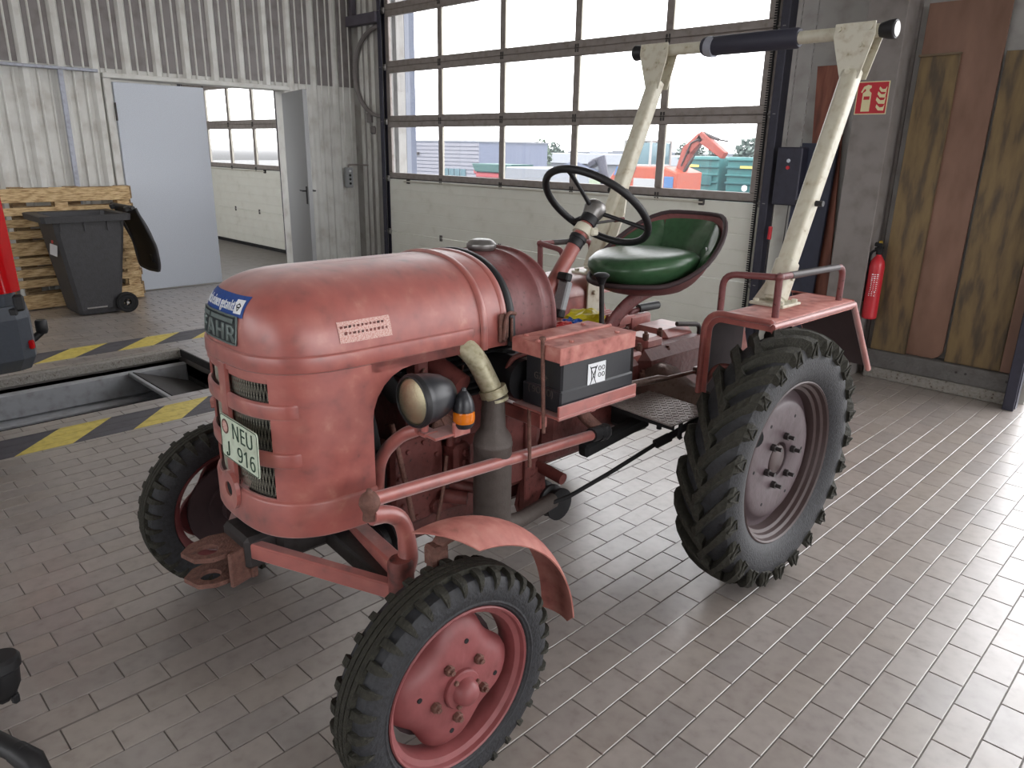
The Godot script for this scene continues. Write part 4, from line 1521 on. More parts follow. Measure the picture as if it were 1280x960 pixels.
	pb.tube([V(.14, .52, .7), V(.3, .5, .69)], .022, 10)
	put(pb, "pulley_bracket", M.engine_red, t)
	var pu := MB.new()
	pu.lathe([Vector2(0, .06), Vector2(.03, .06), Vector2(.062, .055), Vector2(.062, .045), Vector2(.048, .035), Vector2(.048, .02), Vector2(.062, .01), Vector2(.062, 0), Vector2(.048, -.01), Vector2(.048, -.025), Vector2(.062, -.035), Vector2(.062, -.045), Vector2(0, -.05)], Transform3D(Basis(Vector3.FORWARD, PI / 2), V(.2, .37, .65)), 26)
	put(pu, "belt_pulley", M.black, t)
	pu = MB.new()
	pu.lathe([Vector2(0, .03), Vector2(.07, .03), Vector2(.075, .02), Vector2(.06, .01), Vector2(.06, -.01), Vector2(.075, -.02), Vector2(.07, -.03), Vector2(0, -.03)], Transform3D(Basis(Vector3.RIGHT, PI / 2), V(.14, .43, 1.36)), 24)
	put(pu, "fan_pulley", M.black, t)

func axle(t: Node3D) -> void:
	var m := MB.new()
	# cross member under the engine front and the pivot block
	m.box(V(0, .51, 1.70), V(.16, .1, .12), Basis.IDENTITY, .012)
	m.box(V(0, .52, 1.50), V(.2, .12, .34), Basis.IDENTITY, .015)
	var ax := put(m, "axle_support", M.dark_steel, t)
	for s in [-1.0, 1.0]:
		var b := MB.new()
		b.box(V(.26 * s, .475, 1.49), V(.46, .055, .06), Basis(Vector3.BACK, -.09 * s), .006)
		put(b, "axle_beam", M.dark_steel, ax)
		var r := MB.new()
		# front tie bar and rear strut meet at the knuckle
		var a := V(.07 * s, .52, 1.745); var c := V(.45 * s, .475, 1.525)
		var d := (c - a).normalized()
		var bs := Basis(d, Vector3.UP, d.cross(Vector3.UP)).orthonormalized()
		r.box((a + c) / 2, V(a.distance_to(c), .045, .012), bs, .003)
		r.box((a + c) / 2 + V(0, .02, -.012), V(a.distance_to(c), .008, .03), bs, .002)
		a = V(.09 * s, .52, 1.46); c = V(.43 * s, .50, 1.475)
		a = V(.13 * s, .50, 1.44)
		d = (c - a).normalized()
		bs = Basis(d, Vector3.UP, d.cross(Vector3.UP)).orthonormalized()
		r.box((a + c) / 2 + V(0, .01, .0), V(a.distance_to(c), .05, .05), bs, .006)
		put(r, "radius_rod", M.red, ax)
		var k := MB.new()
		k.lathe([Vector2(0, .08), Vector2(.03, .08), Vector2(.036, .07), Vector2(.036, -.05), Vector2(.026, -.1), Vector2(.022, -.16), Vector2(0, -.17)], Transform3D(Basis.IDENTITY, V(.46 * s, .49, 1.5)), 18)
		k.tube([V(.47 * s, .39, 1.5), V(.52 * s, .325, 1.503), V(.62 * s, .318, 1.505)], .028, 12)
		k.box(V(.55 * s, .33, 1.5), V(.06, .1, .07), Basis.IDENTITY, .012)
		put(k, "steering_knuckle", M.red_worn, ax)
	var ar := MB.new()
	ar.tube(bend([V(.44, .715, 1.572), V(.44, .705, 1.52), V(.445, .67, 1.475), V(.455, .56, 1.468), V(.46, .53, 1.49)], .05), [.026, .025, .024, .024, .024, .024, .024, .024, .024, .024, .024, .024, .024, .025, .026, .027, .028, .028, .028, .03], 12)
	put(ar, "steering_arm", M.red, t)
	var bj := MB.new()
	bj.lathe([Vector2(0, .035), Vector2(.006, .034), Vector2(.009, .026), Vector2(.018, .02), Vector2(.026, .008), Vector2(.028, -.008), Vector2(.022, -.022), Vector2(.018, -.03), Vector2(.02, -.05), Vector2(0, -.05)], Transform3D(Basis.IDENTITY, V(.44, .757, 1.575)), 18)
	var dl := MB.new()
	dl.tube([V(.438, .757, 1.56), V(.32, .642, .53)], .0185, 12)
	var dlo := put(dl, "drag_link", M.red, t)
	put(bj, "ball_joint", M.rust, dlo)
	bj = MB.new()
	bj.tube([V(.3265, .648, .58), V(.318, .64, .50)], .026, 12)
	bj.tube([V(.319, .64, .535), V(.319, .64, .515)], .03, 12)
	bj.lathe([Vector2(0, .03), Vector2(.02, .025), Vector2(.03, .008), Vector2(.03, -.01), Vector2(.018, -.028), Vector2(0, -.03)], Transform3D(Basis.IDENTITY, V(.315, .638, .495)), 16)
	put(bj, "ball_joint", M.black, dlo)
	put(MB.new().tube(bend([V(.3, .64, .50), V(.27, .7, .56), V(.2, .82, .6)], .05), .024, 10), "drop_arm", M.rust, t)
	# towing clevis in front
	var cl := MB.new()
	var oc := [Vector2(.055, .02), Vector2(.03, .06), Vector2(-.03, .075), Vector2(-.062, .04), Vector2(-.075, -.02), Vector2(-.06, -.08), Vector2(.0, -.1), Vector2(.055, -.08)]
	for h in [.515, .435]:
		cl.plate(oc, Vector2(0, .012), .03, Transform3D(Basis(Vector3(1, 0, 0), Vector3(0, 0, 1), Vector3(0, -1, 0)), V(.0, h + .012, 1.825)), .014)
	cl.box(V(.06, .478, 1.765), V(.014, .105, .09), Basis(Vector3.UP, .3), .003)
	cl.box(V(.0, .478, 1.735), V(.14, .1, .02), Basis.IDENTITY, .004)
	put(cl, "tow_clevis", M.rust, t)

func battery(t: Node3D) -> void:
	var c := V(.432, 0, .78)
	var b := MB.new()
	b.box(V(c.x, .955, c.z), V(.155, .175, .33), Basis.IDENTITY, .006)
	b.box(V(c.x, .9, c.z), V(.165, .07, .345), Basis.IDENTITY, .005)
	var o := put(b, "battery", M.black_paint, t)
	var ld := MB.new()
	ld.box(V(.435, 1.072, .81), V(.2, .012, .345), Basis.IDENTITY, .003)
	ld.box(V(.5345, 1.052, .81), V(.003, .05, .345))
	ld.box(V(.435, 1.055, .983), V(.2, .042, .003))
	ld.box(V(.435, 1.08, .81), V(.012, .01, .345), Basis.IDENTITY, .004)
	for q in [[.36, .95], [.5, .9], [.37, .7], [.51, .7]]:
		bolt(ld, V(q[0], 1.078, q[1]), Vector3.UP, .008, .006)
	put(ld, "battery_lid", M.red_pale, o)
	var tr := MB.new()
	tr.box(V(.43, .858, .79), V(.2, .008, .37), Basis.IDENTITY, .002)
	tr.box(V(.5215, .872, .785), V(.008, .045, .37), Basis.IDENTITY, .002)
	tr.box(V(.3, .8, .9), V(.2, .05, .03), Basis.IDENTITY, .004)
	tr.box(V(.3, .8, .66), V(.2, .05, .03), Basis.IDENTITY, .004)
	put(tr, "battery_tray", M.red, o)
	var rd := MB.new()
	rd.tube([V(.47, .8, .975), V(.47, 1.1, .992)], .006, 8)
	bolt(rd, V(.47, 1.092, .991), Vector3.UP, .01, .01)
	rd.tube([V(.4, .66, .96), V(.4, .86, .97)], .006, 8)
	put(rd, "hold_down_rod", M.rust, o)
	var lb := MB.new()
	lb.box(V(.5115, .957, .79), V(.002, .082, .082))
	var lo := put(lb, "battery_label", M.ink_white, o)
	var pr := MB.new()
	var x := .513
	pr.tube([V(x, .99, .822), V(x, .928, .79)], .0014, 4)
	pr.tube([V(x, .99, .79), V(x, .928, .822)], .0014, 4)
	pr.tube([V(x, .985, .817), V(x, .985, .795)], .002, 4)
	pr.tube([V(x, .945, .814), V(x, .985, .817)], .0014, 4)
	pr.tube([V(x, .945, .8), V(x, .985, .796)], .0014, 4)
	for q in [[.978, .777], [.978, .76], [.957, .777], [.957, .76]]:
		var ring := []
		for k in 7: ring.append(V(x, q[0] + cos(TAU * k / 7) * .007, q[1] + sin(TAU * k / 7) * .006))
		pr.tube(ring, .0013, 4, true, true)
	pr.tube([V(x, .922, .818), V(x, .922, .808)], .0015, 4)
	put(pr, "label_print", M.ink_black, lo)
	# chalk marks on the end face
	var ck := MB.new()
	var zf := .947
	var rg := RandomNumberGenerator.new()
	rg.seed = 3
	for q in [["( 9ONO)", .92], ["GZ +", .965]]:
		var tm := letters(q[0], .021, .0008, "Droid Sans", 400, 1.0)
		var lo2 := put(tm, "chalk_writing", M.muffler, o)
		lo2.position = V(.43, q[1], zf + .006)
	ck = null
	var cb := MB.new()
	cb.tube(bend([V(.35, 1.02, .93), V(.31, 1.0, .96), V(.29, .95, .97)], .03), .008, 8)
	put(cb, "battery_cable", M.red_worn, o)

func gearbox(t: Node3D) -> void:
	var m := MB.new()
	m.box(V(0, .66, .34), V(.3, .3, .56), Basis.IDENTITY, .03)
	m.box(V(0, .66, -.18), V(.34, .34, .5), Basis.IDENTITY, .04)
	m.box(V(0, .5, .3), V(.2, .12, .6), Basis.IDENTITY, .03)
	var g := put(m, "gearbox", M.engine_red, t)
	for s in [-1.0, 1.0]:
		var bell := MB.new()
		bell.lathe([Vector2(0, .62), Vector2(.055, .62), Vector2(.06, .5), Vector2(.072, .36), Vector2(.1, .28), Vector2(.13, .22), Vector2(.135, .16), Vector2(0, .14)], Transform3D(Basis(Vector3.FORWARD, PI / 2 * s), V(0, .66 - .02, -.02)), 26)
		put(bell, "axle_housing", M.oily, g)
	var cv := MB.new()
	cv.box(V(.02, .80, .06), V(.22, .05, .2), Basis.IDENTITY, .012)
	cv.box(V(.06, .845, -.05), V(.13, .05, .12), Basis.IDENTITY, .012)
	put(cv, "gear_cover", M.red, g)
	cv = MB.new()
	cv.box(V(-.02, .80, -.3), V(.2, .13, .24), Basis.IDENTITY, .03)
	put(cv, "lift_cover", M.red, g)
	for q in [[.11, .83, .14], [.11, .83, .04], [.0, .83, .14], [.11, .875, -.0], [.01, .875, -.0], [.11, .875, -.1], [.14, .80, -.12], [.16, .76, .02], [.18, .74, .1], [.15, .8, .2]]:
		var b := MB.new()
		bolt(b, V(q[0], q[1] - .012, q[2]), Vector3.UP, .013, .028)
		b.tube([V(q[0], q[1] - .02, q[2]), V(q[0], q[1] + .026, q[2])], .008, 8)
		put(b, "gear_bolt", M.rust, g)
	var sp2 := MB.new()
	sp2.tube([V(.2, .79, .22), V(.2, .95, .23)], .018, 10)
	sp2.tube([V(.2, .92, .23), V(.2, .955, .23)], .023, 8)
	put(sp2, "breather", M.dark_steel, g)
	# long rod and lever on the near side
	var rd := MB.new()
	rd.tube([V(.33, .80, .42), V(.33, .785, .2), V(.33, .775, .14), V(.33, .765, -.06)], [.013, .015, .009, .008], 10)
	rd.box(V(.33, .768, -.07), V(.03, .03, .04), Basis.IDENTITY, .005)
	put(rd, "brake_rod", M.oily, t)
	rd = MB.new()
	rd.tube([V(.345, .73, -.07), V(.36, .80, -.13)], .017, 10)
	put(rd, "brake_lever", M.oily, t)
	# chequered foot plate
	for s in [-1.0, 1.0]:
		var fp := MB.new()
		var tilt := Basis(Vector3.BACK, -.03 * s)
		fp.box(V(.36 * s, .678, .215), V(.29, .006, .26), tilt, .002)
		var n := 0
		for i in 15:
			for j in 13:
				var a := PI / 4 if (i + j) % 2 == 0 else -PI / 4
				var p := V((.225 + i * .0192) * s, 0, .097 + j * .0195)
				fp.box(tilt * (p - V(.36 * s, 0, .215)) + V(.36 * s, .682, .215), V(.016, .003, .0035), tilt * Basis(Vector3.UP, a))
		var po := put(fp, "foot_plate", M.chequer, t)
		var br := MB.new()
		br.box(V(.36 * s, .665, .33), V(.29, .02, .006)).box(V(.2 * s, .64, .2), V(.12, .05, .04), Basis.IDENTITY, .008)
		br.tube([V(.5 * s, .672, .28), V(.5 * s, .62, .28)], .008, 8)
		br.tube([V(.42 * s, .672, .3), V(.42 * s, .63, .3)], .01, 8)
		br.lathe([Vector2(0, .012), Vector2(.012, 0), Vector2(0, -.012)], Transform3D(Basis.IDENTITY, V(.5 * s, .615, .28)), 8)
		put(br, "plate_bracket", M.matt_black, po)
	# dark link below the foot plate
	var lk := MB.new()
	lk.box(V(.27, .58, .38), V(.05, .05, .36), Basis(Vector3.RIGHT, .1), .01)
	lk.box(V(.2, .6, .2), V(.16, .1, .1), Basis.IDENTITY, .02)
	put(lk, "pedal_shaft", M.matt_black, t)
	# levers
	var gl := MB.new()
	gl.tube([V(.1, .84, .27), V(.1, 1.15, .295)], [.012, .009], 10)
	var go := put(gl, "gear_lever", M.dark_steel, t)
	put(MB.new().lathe([Vector2(0, .02), Vector2(.018, .019), Vector2(.031, .012), Vector2(.03, .006), Vector2(.02, -.004), Vector2(.012, -.025), Vector2(0, -.03)], Transform3D(Basis.IDENTITY, V(.1, 1.155, .296)), 18), "lever_knob", M.black, go)
	var pd := MB.new()
	pd.tube(bend([V(-.18, .8, -.2), V(-.18, .9, -.26), V(-.16, .915, -.42)], .03), .014, 10)
	pd.box(V(-.19, .88, -.22), V(.03, .08, .06), Basis.IDENTITY, .008)
	put(pd, "hand_lever", M.red_dark, t)
	put(MB.new().tube([V(-.17, .912, -.31), V(-.155, .916, -.44)], .02, 10), "lever_grip", M.black, t)
	pd = MB.new()
	pd.tube(bend([V(.1, .74, -.42), V(.1, .87, -.42), V(.07, .885, -.28)], .03), .011, 10)
	pd.tube([V(.1, .79, -.42), V(.1, .82, -.42)], .018, 10)
	put(pd, "hydraulic_lever", M.dark_steel, t)
	# platform on the far side with ribs
	var pf := MB.new()
	pf.box(V(-.3, .85, .05), V(.3, .02, .5), Basis.IDENTITY, .004)
	pf.box(V(-.2, .84, -.3), V(.12, .1, .16), Basis.IDENTITY, .01)
	for k in 6:
		pf.box(V(-.3 + k * .03, .875, -.2), V(.012, .04, .12), Basis.IDENTITY, .004)
	put(pf, "far_platform", M.red, t)

func rear_fender(t: Node3D, s: float) -> void:
	var li := .385; var lo := .665; var top := 1.035; var r := .075
	var prof := [Vector2(li, .60)]
	prof.append(Vector2(li, .955))
	for k in 7:
		var a := PI - PI / 2 * k / 6
		prof.append(Vector2(li + r + cos(a) * r, top - r + sin(a) * r))
	prof.append(Vector2(.56, top)); prof.append(Vector2(lo - .006, top)); prof.append(Vector2(lo, top - .006)); prof.append(Vector2(lo, top - .036))
	var m := MB.new()
	var P := func(i: float, f: float) -> Vector3:
		var q: Vector2 = prof[int(i)]
		return V(q.x * s, q.y, f)
	var fl0 := -.69 if s > 0 else -.52
	m.shell(spread(1, prof.size() - 1, prof.size() - 2), [.0, -.15, -.35, fl0 + .1, fl0], func(i, f): return P.call(i if i > 1.5 else 1.9, f), -.004 * s)
	m.shell([0.0, 1.0, 2.0], [.0, -.15, -.30], P, -.004 * s)
	m.ext(PackedVector2Array([Vector2(-.295, .955), Vector2(-.45, .62), Vector2(-.295, .6)]), Transform3D(Basis(Vector3(0, 0, 1), Vector3(0, 1, 0), Vector3(-1, 0, 0)), V(li * s, 0, 0)), .004)
	# rear slope and inner rear panel
	var b := V(0, -.335, -.275).normalized()
	if s > 0: m.shell([li, (li + lo) / 2, lo], spread(0, .435, 3), func(l, d): return V(l * s, top, -.685) + b * d, .004 * s)
	var gi := MB.new()  # added dark liner: the shade under the guard is in its colour
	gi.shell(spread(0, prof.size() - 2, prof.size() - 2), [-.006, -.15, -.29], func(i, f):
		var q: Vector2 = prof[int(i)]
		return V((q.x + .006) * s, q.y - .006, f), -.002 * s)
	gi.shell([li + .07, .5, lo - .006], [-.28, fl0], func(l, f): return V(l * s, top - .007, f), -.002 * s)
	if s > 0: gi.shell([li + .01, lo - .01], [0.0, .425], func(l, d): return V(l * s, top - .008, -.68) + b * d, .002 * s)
	# rolled front edge
	var ed := []
	for i in prof.size() - 1:
		ed.append(V(prof[i].x * s, prof[i].y, .0))
	var fl := MB.new()
	fl.tube(ed, .013, 8, true, false, 1.0)
	if s > 0: fl.tube([V(lo * s, top - .018, .0), V(lo * s, top - .018, -.69), V(lo * s, top - .018, -.69) + b * .435], .014, 8)
	else: fl.tube([V(lo * s, top - .018, .0), V(lo * s, top - .018, fl0)], .014, 8)
	var o := put(m, "rear_mudguard", M.red_pale if s > 0 else M.red, t)
	put(fl, "guard_edge", M.red, o)
	put(gi, "maroon_shade", M.maroon_shade, o)
	# flange facing forward
	var ff := MB.new()
	var in2 := []
	for i in prof.size() - 1:
		var q: Vector2 = prof[i]
		var cc := Vector2(li + r, top - r)
		var d := Vector2(1, 0) if i < 2 else (Vector2(0, -1) if i > 8 else (cc - q).normalized())
		in2.append(q + d * .034)
	var rg := []
	for i in prof.size() - 1:
		rg.append(PackedVector3Array([V(prof[i].x * s, prof[i].y, .0), V(in2[i].x * s, in2[i].y, .0), V(in2[i].x * s, in2[i].y, -.004), V(prof[i].x * s, prof[i].y, -.004)]))
	ff.loft(rg, false)
	put(ff, "guard_flange", M.red, o)
	# grab rail
	var rl := MB.new()
	var hr := 1.178
	rl.tube(bend([V(.42 * s, top - .01, -.045), V(.42 * s, hr, -.045), V(.62 * s, hr + .008, -.095)], .05), .013, 10)
	rl.tube([V(.62 * s, top - .01, -.1), V(.62 * s, hr + .018, -.095)], .0135, 10)
	rl.tube(bend([V(.62 * s, hr + .008, -.095), V(.62 * s, hr, fl0 + .05), V(.62 * s, top - .01, fl0 + .05)], .05), .013, 10)
	rl.lathe([Vector2(0, .018), Vector2(.014, .012), Vector2(.018, 0), Vector2(.014, -.012), Vector2(0, -.018)], Transform3D(Basis.IDENTITY, V(.62 * s, hr + .008, -.095)), 12)
	put(rl, "grab_rail", M.red_dark, o)
	put(MB.new().tube([V(.62 * s, hr + .0065, -.18), V(.62 * s, hr + .001, fl0 + .11)], .0142, 10), "rail_sleeve", M.dark_steel, o)
	var br := MB.new()
	br.tube(bend([V(.4 * s, .74, -.02), V(.44 * s, .82, -.03), V(.5 * s, .82, -.06)], .03), .012, 8)
	for k in 2: bolt(br, V((.385 + k * .03) * s, .64, .0), Vector3.BACK, .016, .03)
	put(br, "guard_stay", M.red_worn, o)

func roll_bar(t: Node3D) -> void:
	var root := Node3D.new()
	root.name = "roll_bar"
	t.add_child(root, true)
	for s in [-1.0, 1.0]:
		var a := V(.49 * s, 1.05, -.335); var b := V(.49 * s, 1.95, -.752)
		var d := (b - a).normalized()
		var bs := Basis(Vector3.RIGHT, d, Vector3.RIGHT.cross(d)).orthonormalized()
		var pm := MB.new()
		var sec := rrect(.068, .068, .014, 3)
		var TT := Transform3D(Basis(bs.x, -bs.z, bs.y), a)
		pm.ext(sec, TT, a.distance_to(b), .0)
		put(pm, "post", M.cream, root)
		var sl := MB.new()
		sl.ext(rrect(.08, .08, .016, 3), Transform3D(TT.basis, a + d * .01), .16, .004)
		sl.tube([a + d * .1 + V(-.05, 0, 0), a + d * .1 + V(.05, 0, 0)], .009, 8)
		put(sl, "post_socket", M.cream, root)
		var ft := MB.new()
		ft.box(V(.49 * s, 1.041, -.34), V(.15, .012, .15), Basis.IDENTITY, .003)
		ft.ext(PackedVector2Array([Vector2(.03, 0), Vector2(.1, 0), Vector2(.03, .12)]), Transform3D(Basis(Vector3(-s, 0, 0), Vector3(0, 1, 0), Vector3(0, 0, -s)), V(.49 * s, 1.045, -.35)), .008)
		for q in [[-.055, -.055], [.055, -.055], [-.055, .055], [.055, .055]]:
			bolt(ft, V(.49 * s + q[0], 1.046, -.34 + q[1]), Vector3.UP, .012, .012)
		put(ft, "foot_flange", M.cream, root)
		if s < 0:       # the far post's wide lower plate
			put(MB.new().ext(PackedVector2Array([Vector2(-.05, 0), Vector2(.05, 0), Vector2(.05, .3), Vector2(.02, .42), Vector2(-.03, .42), Vector2(-.05, .3)]), Transform3D(bs, V(-.45, 1.05, -.33)), .01), "gusset", M.cream, root)
			var fp := MB.new().box(V(-.377, .965, -.235), V(.01, .26, .12), Basis.IDENTITY, .003)
			bolt(fp, V(-.372, .97, -.22), Vector3.RIGHT, .012, .012)
			put(fp, "wall_plate", M.cream, root)
		# gusset plates to the cross bar
		var gp := MB.new()
		var po := PackedVector2Array([Vector2(-.08, .178), Vector2(.08, .178), Vector2(.084, .13), Vector2(.04, -.03), Vector2(-.036, -.03), Vector2(-.084, .13)])
		for e in [-1.0, 1.0]:
			var pc := V(.49 * s, 1.945, -.757)
			gp.ext(po, Transform3D(Basis.IDENTITY, pc + V(0, 0, .038 * e - .003)), .006, .001)
			for q in [[-.062, .158], [.062, .158], [.03, .095], [-.004, .0]]:
				gp.tube([pc + V(q[0], q[1], .03 * e), pc + V(q[0], q[1], .05 * e)], .011, 8)
		put(gp, "corner_plate", M.cream, root)
		var cap := MB.new()
		cap.lathe([Vector2(0, -.03), Vector2(.026, -.03), Vector2(.034, .0), Vector2(.037, .025), Vector2(.034, .03), Vector2(0, .03)], Transform3D(Basis(Vector3.FORWARD, PI / 2 * s), V(.605 * s, 2.092, -.76)), 20)
		put(cap, "end_cap", M.black, root)
		put(MB.new().tube([V(.633 * s, 2.092, -.76), V(.638 * s, 2.092, -.76)], .028, 18), "cap_disc", M.steel, root)
		var kn := MB.new()
		var kp := a + d * .42
		kn.tube([kp + V(.03 * s, 0, 0), kp + V(.065 * s, 0, 0)], .012, 10)
		kn.tube([kp - V(.034 * s, 0, 0), kp - V(.05 * s, 0, 0)], .012, 8)
		put(kn, "post_knob", M.black, root)
	put(MB.new().tube([V(-.6, 2.092, -.76), V(.6, 2.092, -.76)], .026, 16), "cross_bar", M.cream, root)
	var fm := MB.new()
	fm.tube([V(-.235, 2.092, -.76), V(-.225, 2.092, -.76), V(.23, 2.092, -.76), V(.24, 2.092, -.76)], [.036, .042, .042, .036], 18)
	put(fm, "foam_sleeve", M.foam, root)
	put(MB.new().tube([V(-.21, 2.092, -.76), V(-.17, 2.086, -.757)], .045, 16), "sleeve_tape", M.galvanised, root)

func steering(t: Node3D) -> void:
	var c := V(0, 1.40, .24)
	var up := V(0, sin(.863), -cos(.863))
	var m := MB.new()
	var base := V(0, 1.10, .49)
	m.tube([base, c - up * .04], [.03, .027], 14)
	put(m, "steering_column", M.red, t)
	var cl := MB.new()
	cl.tube([c - up * .145, c - up * .13], .034, 14)
	cl.tube([c - up * .175, c - up * .13], .031, 14)
	put(cl, "column_clamp", M.black, t)
	put(MB.new().tube([c - up * .07, c - up * .035], .035, 14), "column_clamp", M.black, t)
	var sl := MB.new()
	sl.tube([c - up * .115 , c - up * .08], [.037, .034], 14)
	sl.box(c - up * .09 + V(.03, -.01, -.02), V(.03, .03, .04), Basis.IDENTITY, .006)
	put(sl, "column_collar", M.cream, t)
	var lv := MB.new()
	lv.tube([c - up * .07, c - up * .055 + V(.02, .0, -.16)], .0055, 8)
	put(lv, "throttle_lever", M.dark_steel, t)
	put(MB.new().tube([c - up * .056 + V(.018, -.001, -.14), c - up * .054 + V(.021, .001, -.19)], [.009, .008], 8), "lever_tip", M.red_dark, t)
	var w := Node3D.new()
	w.name = "steering_wheel"
	t.add_child(w, true)
	w.position = c
	w.basis = Basis(Vector3.RIGHT, up, Vector3.RIGHT.cross(up)).orthonormalized()
	var ring := []
	for k in 56: ring.append(Vector3(cos(TAU * k / 56) * .222, .012, sin(TAU * k / 56) * .222))
	put(MB.new().tube(ring, .0145, 12, true, true), "wheel_rim", M.black, w)
	for k in 3:
		var a := TAU * k / 3 + PI / 2
		var d := Vector3(cos(a), 0, sin(a))
		put(MB.new().tube([d * .03 + Vector3(0, -.004, 0), d * .12 + Vector3(0, .004, 0), d * .2 + Vector3(0, .01, 0), d * .218 + Vector3(0, .012, 0)], [.009, .0075, .009, .013], 8), "spoke", M.black, w)
	put(MB.new().lathe([Vector2(0, .034), Vector2(.018, .033), Vector2(.034, .027), Vector2(.042, .016), Vector2(.044, -.002), Vector2(.036, -.03), Vector2(.028, -.05), Vector2(0, -.05)], Transform3D.IDENTITY, 24), "hub", M.steel, w)
	# instrument board behind the tank
	var sg := MB.new()
	sg.box(V(.06, 1.1, .47), V(.05, .11, .03), Basis(Vector3.RIGHT, -.3), .005)
	put(sg, "column_switch", M.leaf_grey_dark, t)
	sg = MB.new()
	sg.box(V(.06, 1.17, .462), V(.054, .03, .032), Basis(Vector3.RIGHT, -.3), .005)
	put(sg, "switch_cap", M.black, t)
	sg = MB.new()
	sg.box(V(.062, 1.035, .49), V(.045, .03, .032), Basis(Vector3.RIGHT, -.3), .005)
	put(sg, "switch_cap", M.black, t)

func seat(t: Node3D) -> void:
	var root := Node3D.new()
	root.name = "seat"
	t.add_child(root, true)
	var F0 := -.155
	var rim := func(ph: float) -> Vector3:
		var c := cos(ph)
		var k := smoothstep(.87, 2.7, acos(clampf(c, -1.0, 1.0)))
		return V(.272 * sin(ph) * (1.0 - .25 * maxf(c, 0.0)), 1.10 + .255 * k, F0 + (.325 if c > 0.0 else .345) * c)
	var bot := V(0, 1.034, -.16)
	var P := func(u: float, r: float) -> Vector3:
		var q: Vector3 = rim.call(u * TAU)
		var k := pow(r, 3.3)
		return V(q.x * r, lerpf(bot.y, q.y, k), lerpf(bot.z, q.z, r))
	var us := spread(0, 1, 48)
	put(MB.new().shell(us, [.0, .2, .4, .55, .7, .8, .88, .94, 1.0], P, -.005, null, true), "seat_pan", M.red_dark, root)
	var lip := []
	for k in 48: lip.append(rim.call(TAU * k / 48))
	put(MB.new().tube(lip, .0105, 8, true, true), "seat_rim", M.maroon_shade, root)
	# cushion
	var cu := MB.new()
	var cr := []
	var rings := [[.0, .0], [.5, .0], [.75, .02], [.93, .05], [1.0, .078], [.99, .098], [.9, .118], [.7, .132], [.4, .14], [.02, .143]]
	for q in rings:
		var ring := PackedVector3Array()
		for k in 36:
			var a := TAU * k / 36
			var x := .216 * sp(sin(a), .8) * maxf(q[0], .01) * (1.0 - .2 * maxf(cos(a), 0.0))
			var z := .25 * sp(cos(a), .8) * maxf(q[0], .01)
			var sad: float = .012 * (x / .2) * (x / .2) * (1.0 if q[1] > .05 else 0.0)
			ring.append(V(x, 1.082 + q[1] + sad - .04 * z, -.085 + z))
		cr.append(ring)
	cu.loft(cr)
	put(cu, "seat_cushion", M.green_leather, root)
	# three backrest pads lining the pan
	for q in [[.27, .405, 1], [.41, .59, 0], [.595, .73, 1]]:
		var a0: float = q[0]; var a1: float = q[1]
		var B := func(u: float, r: float) -> Vector3:
			var p: Vector3 = P.call(u, r)
			var e := sin(PI * clampf((u - a0) / (a1 - a0), 0.0, 1.0)); var e2 := sin(PI * (r - .66) / .3)
			var inw := V(-sin(u * TAU) * .6, .5, -cos(u * TAU) * .6).normalized()
			return p + inw * (.012 + .026 * pow(maxf(e * e2, 0.0), .35))
		put(MB.new().shell(spread(a0, a1, 10), spread(.66, .96, 7), B, -.012), "back_pad", M.green_leather, root)
	var pt := MB.new()
	var p0: Vector3 = P.call(.31, .9)
	pt.box(p0 + V(-.03, .02, .0), V(.006, .05, .04), Basis(Vector3.UP, .5).rotated(Vector3.BACK, .3), .002)
	put(pt, "torn_patch", M.paper, root)
	# bow spring carrying the seat
	var sp3 := MB.new()
	sp3.tube(bend([V(0, .84, .13), V(0, .93, .1), V(0, 1.0, .0), V(0, 1.045, -.14), V(0, 1.05, -.26)], .09), .035, 10, true, false, .45)
	put(sp3, "seat_spring", M.red_dark, root)

func cables(t: Node3D) -> void:
	var m := MB.new()
	m.tube(bend([V(.5, .70, .02), V(.47, .64, .1), V(.44, .60, .2), V(.42, .575, .27)], .05), .014, 8)
	m.tube([V(.43, .585, .24), V(.41, .565, .3)], .018, 8)
	m.tube([V(.41, .565, .3), V(.36, .49, .5), V(.32, .435, .68), V(.29, .42, .8)], .008, 8)
	put(m, "brake_cable", M.matt_black, t)
	var c := MB.new()
	c.tube(bend([V(-.3, .99, .2), V(-.3, .93, .3), V(-.2, .9, .4)], .04), .01, 8)
	put(c, "loom", M.matt_black, t)

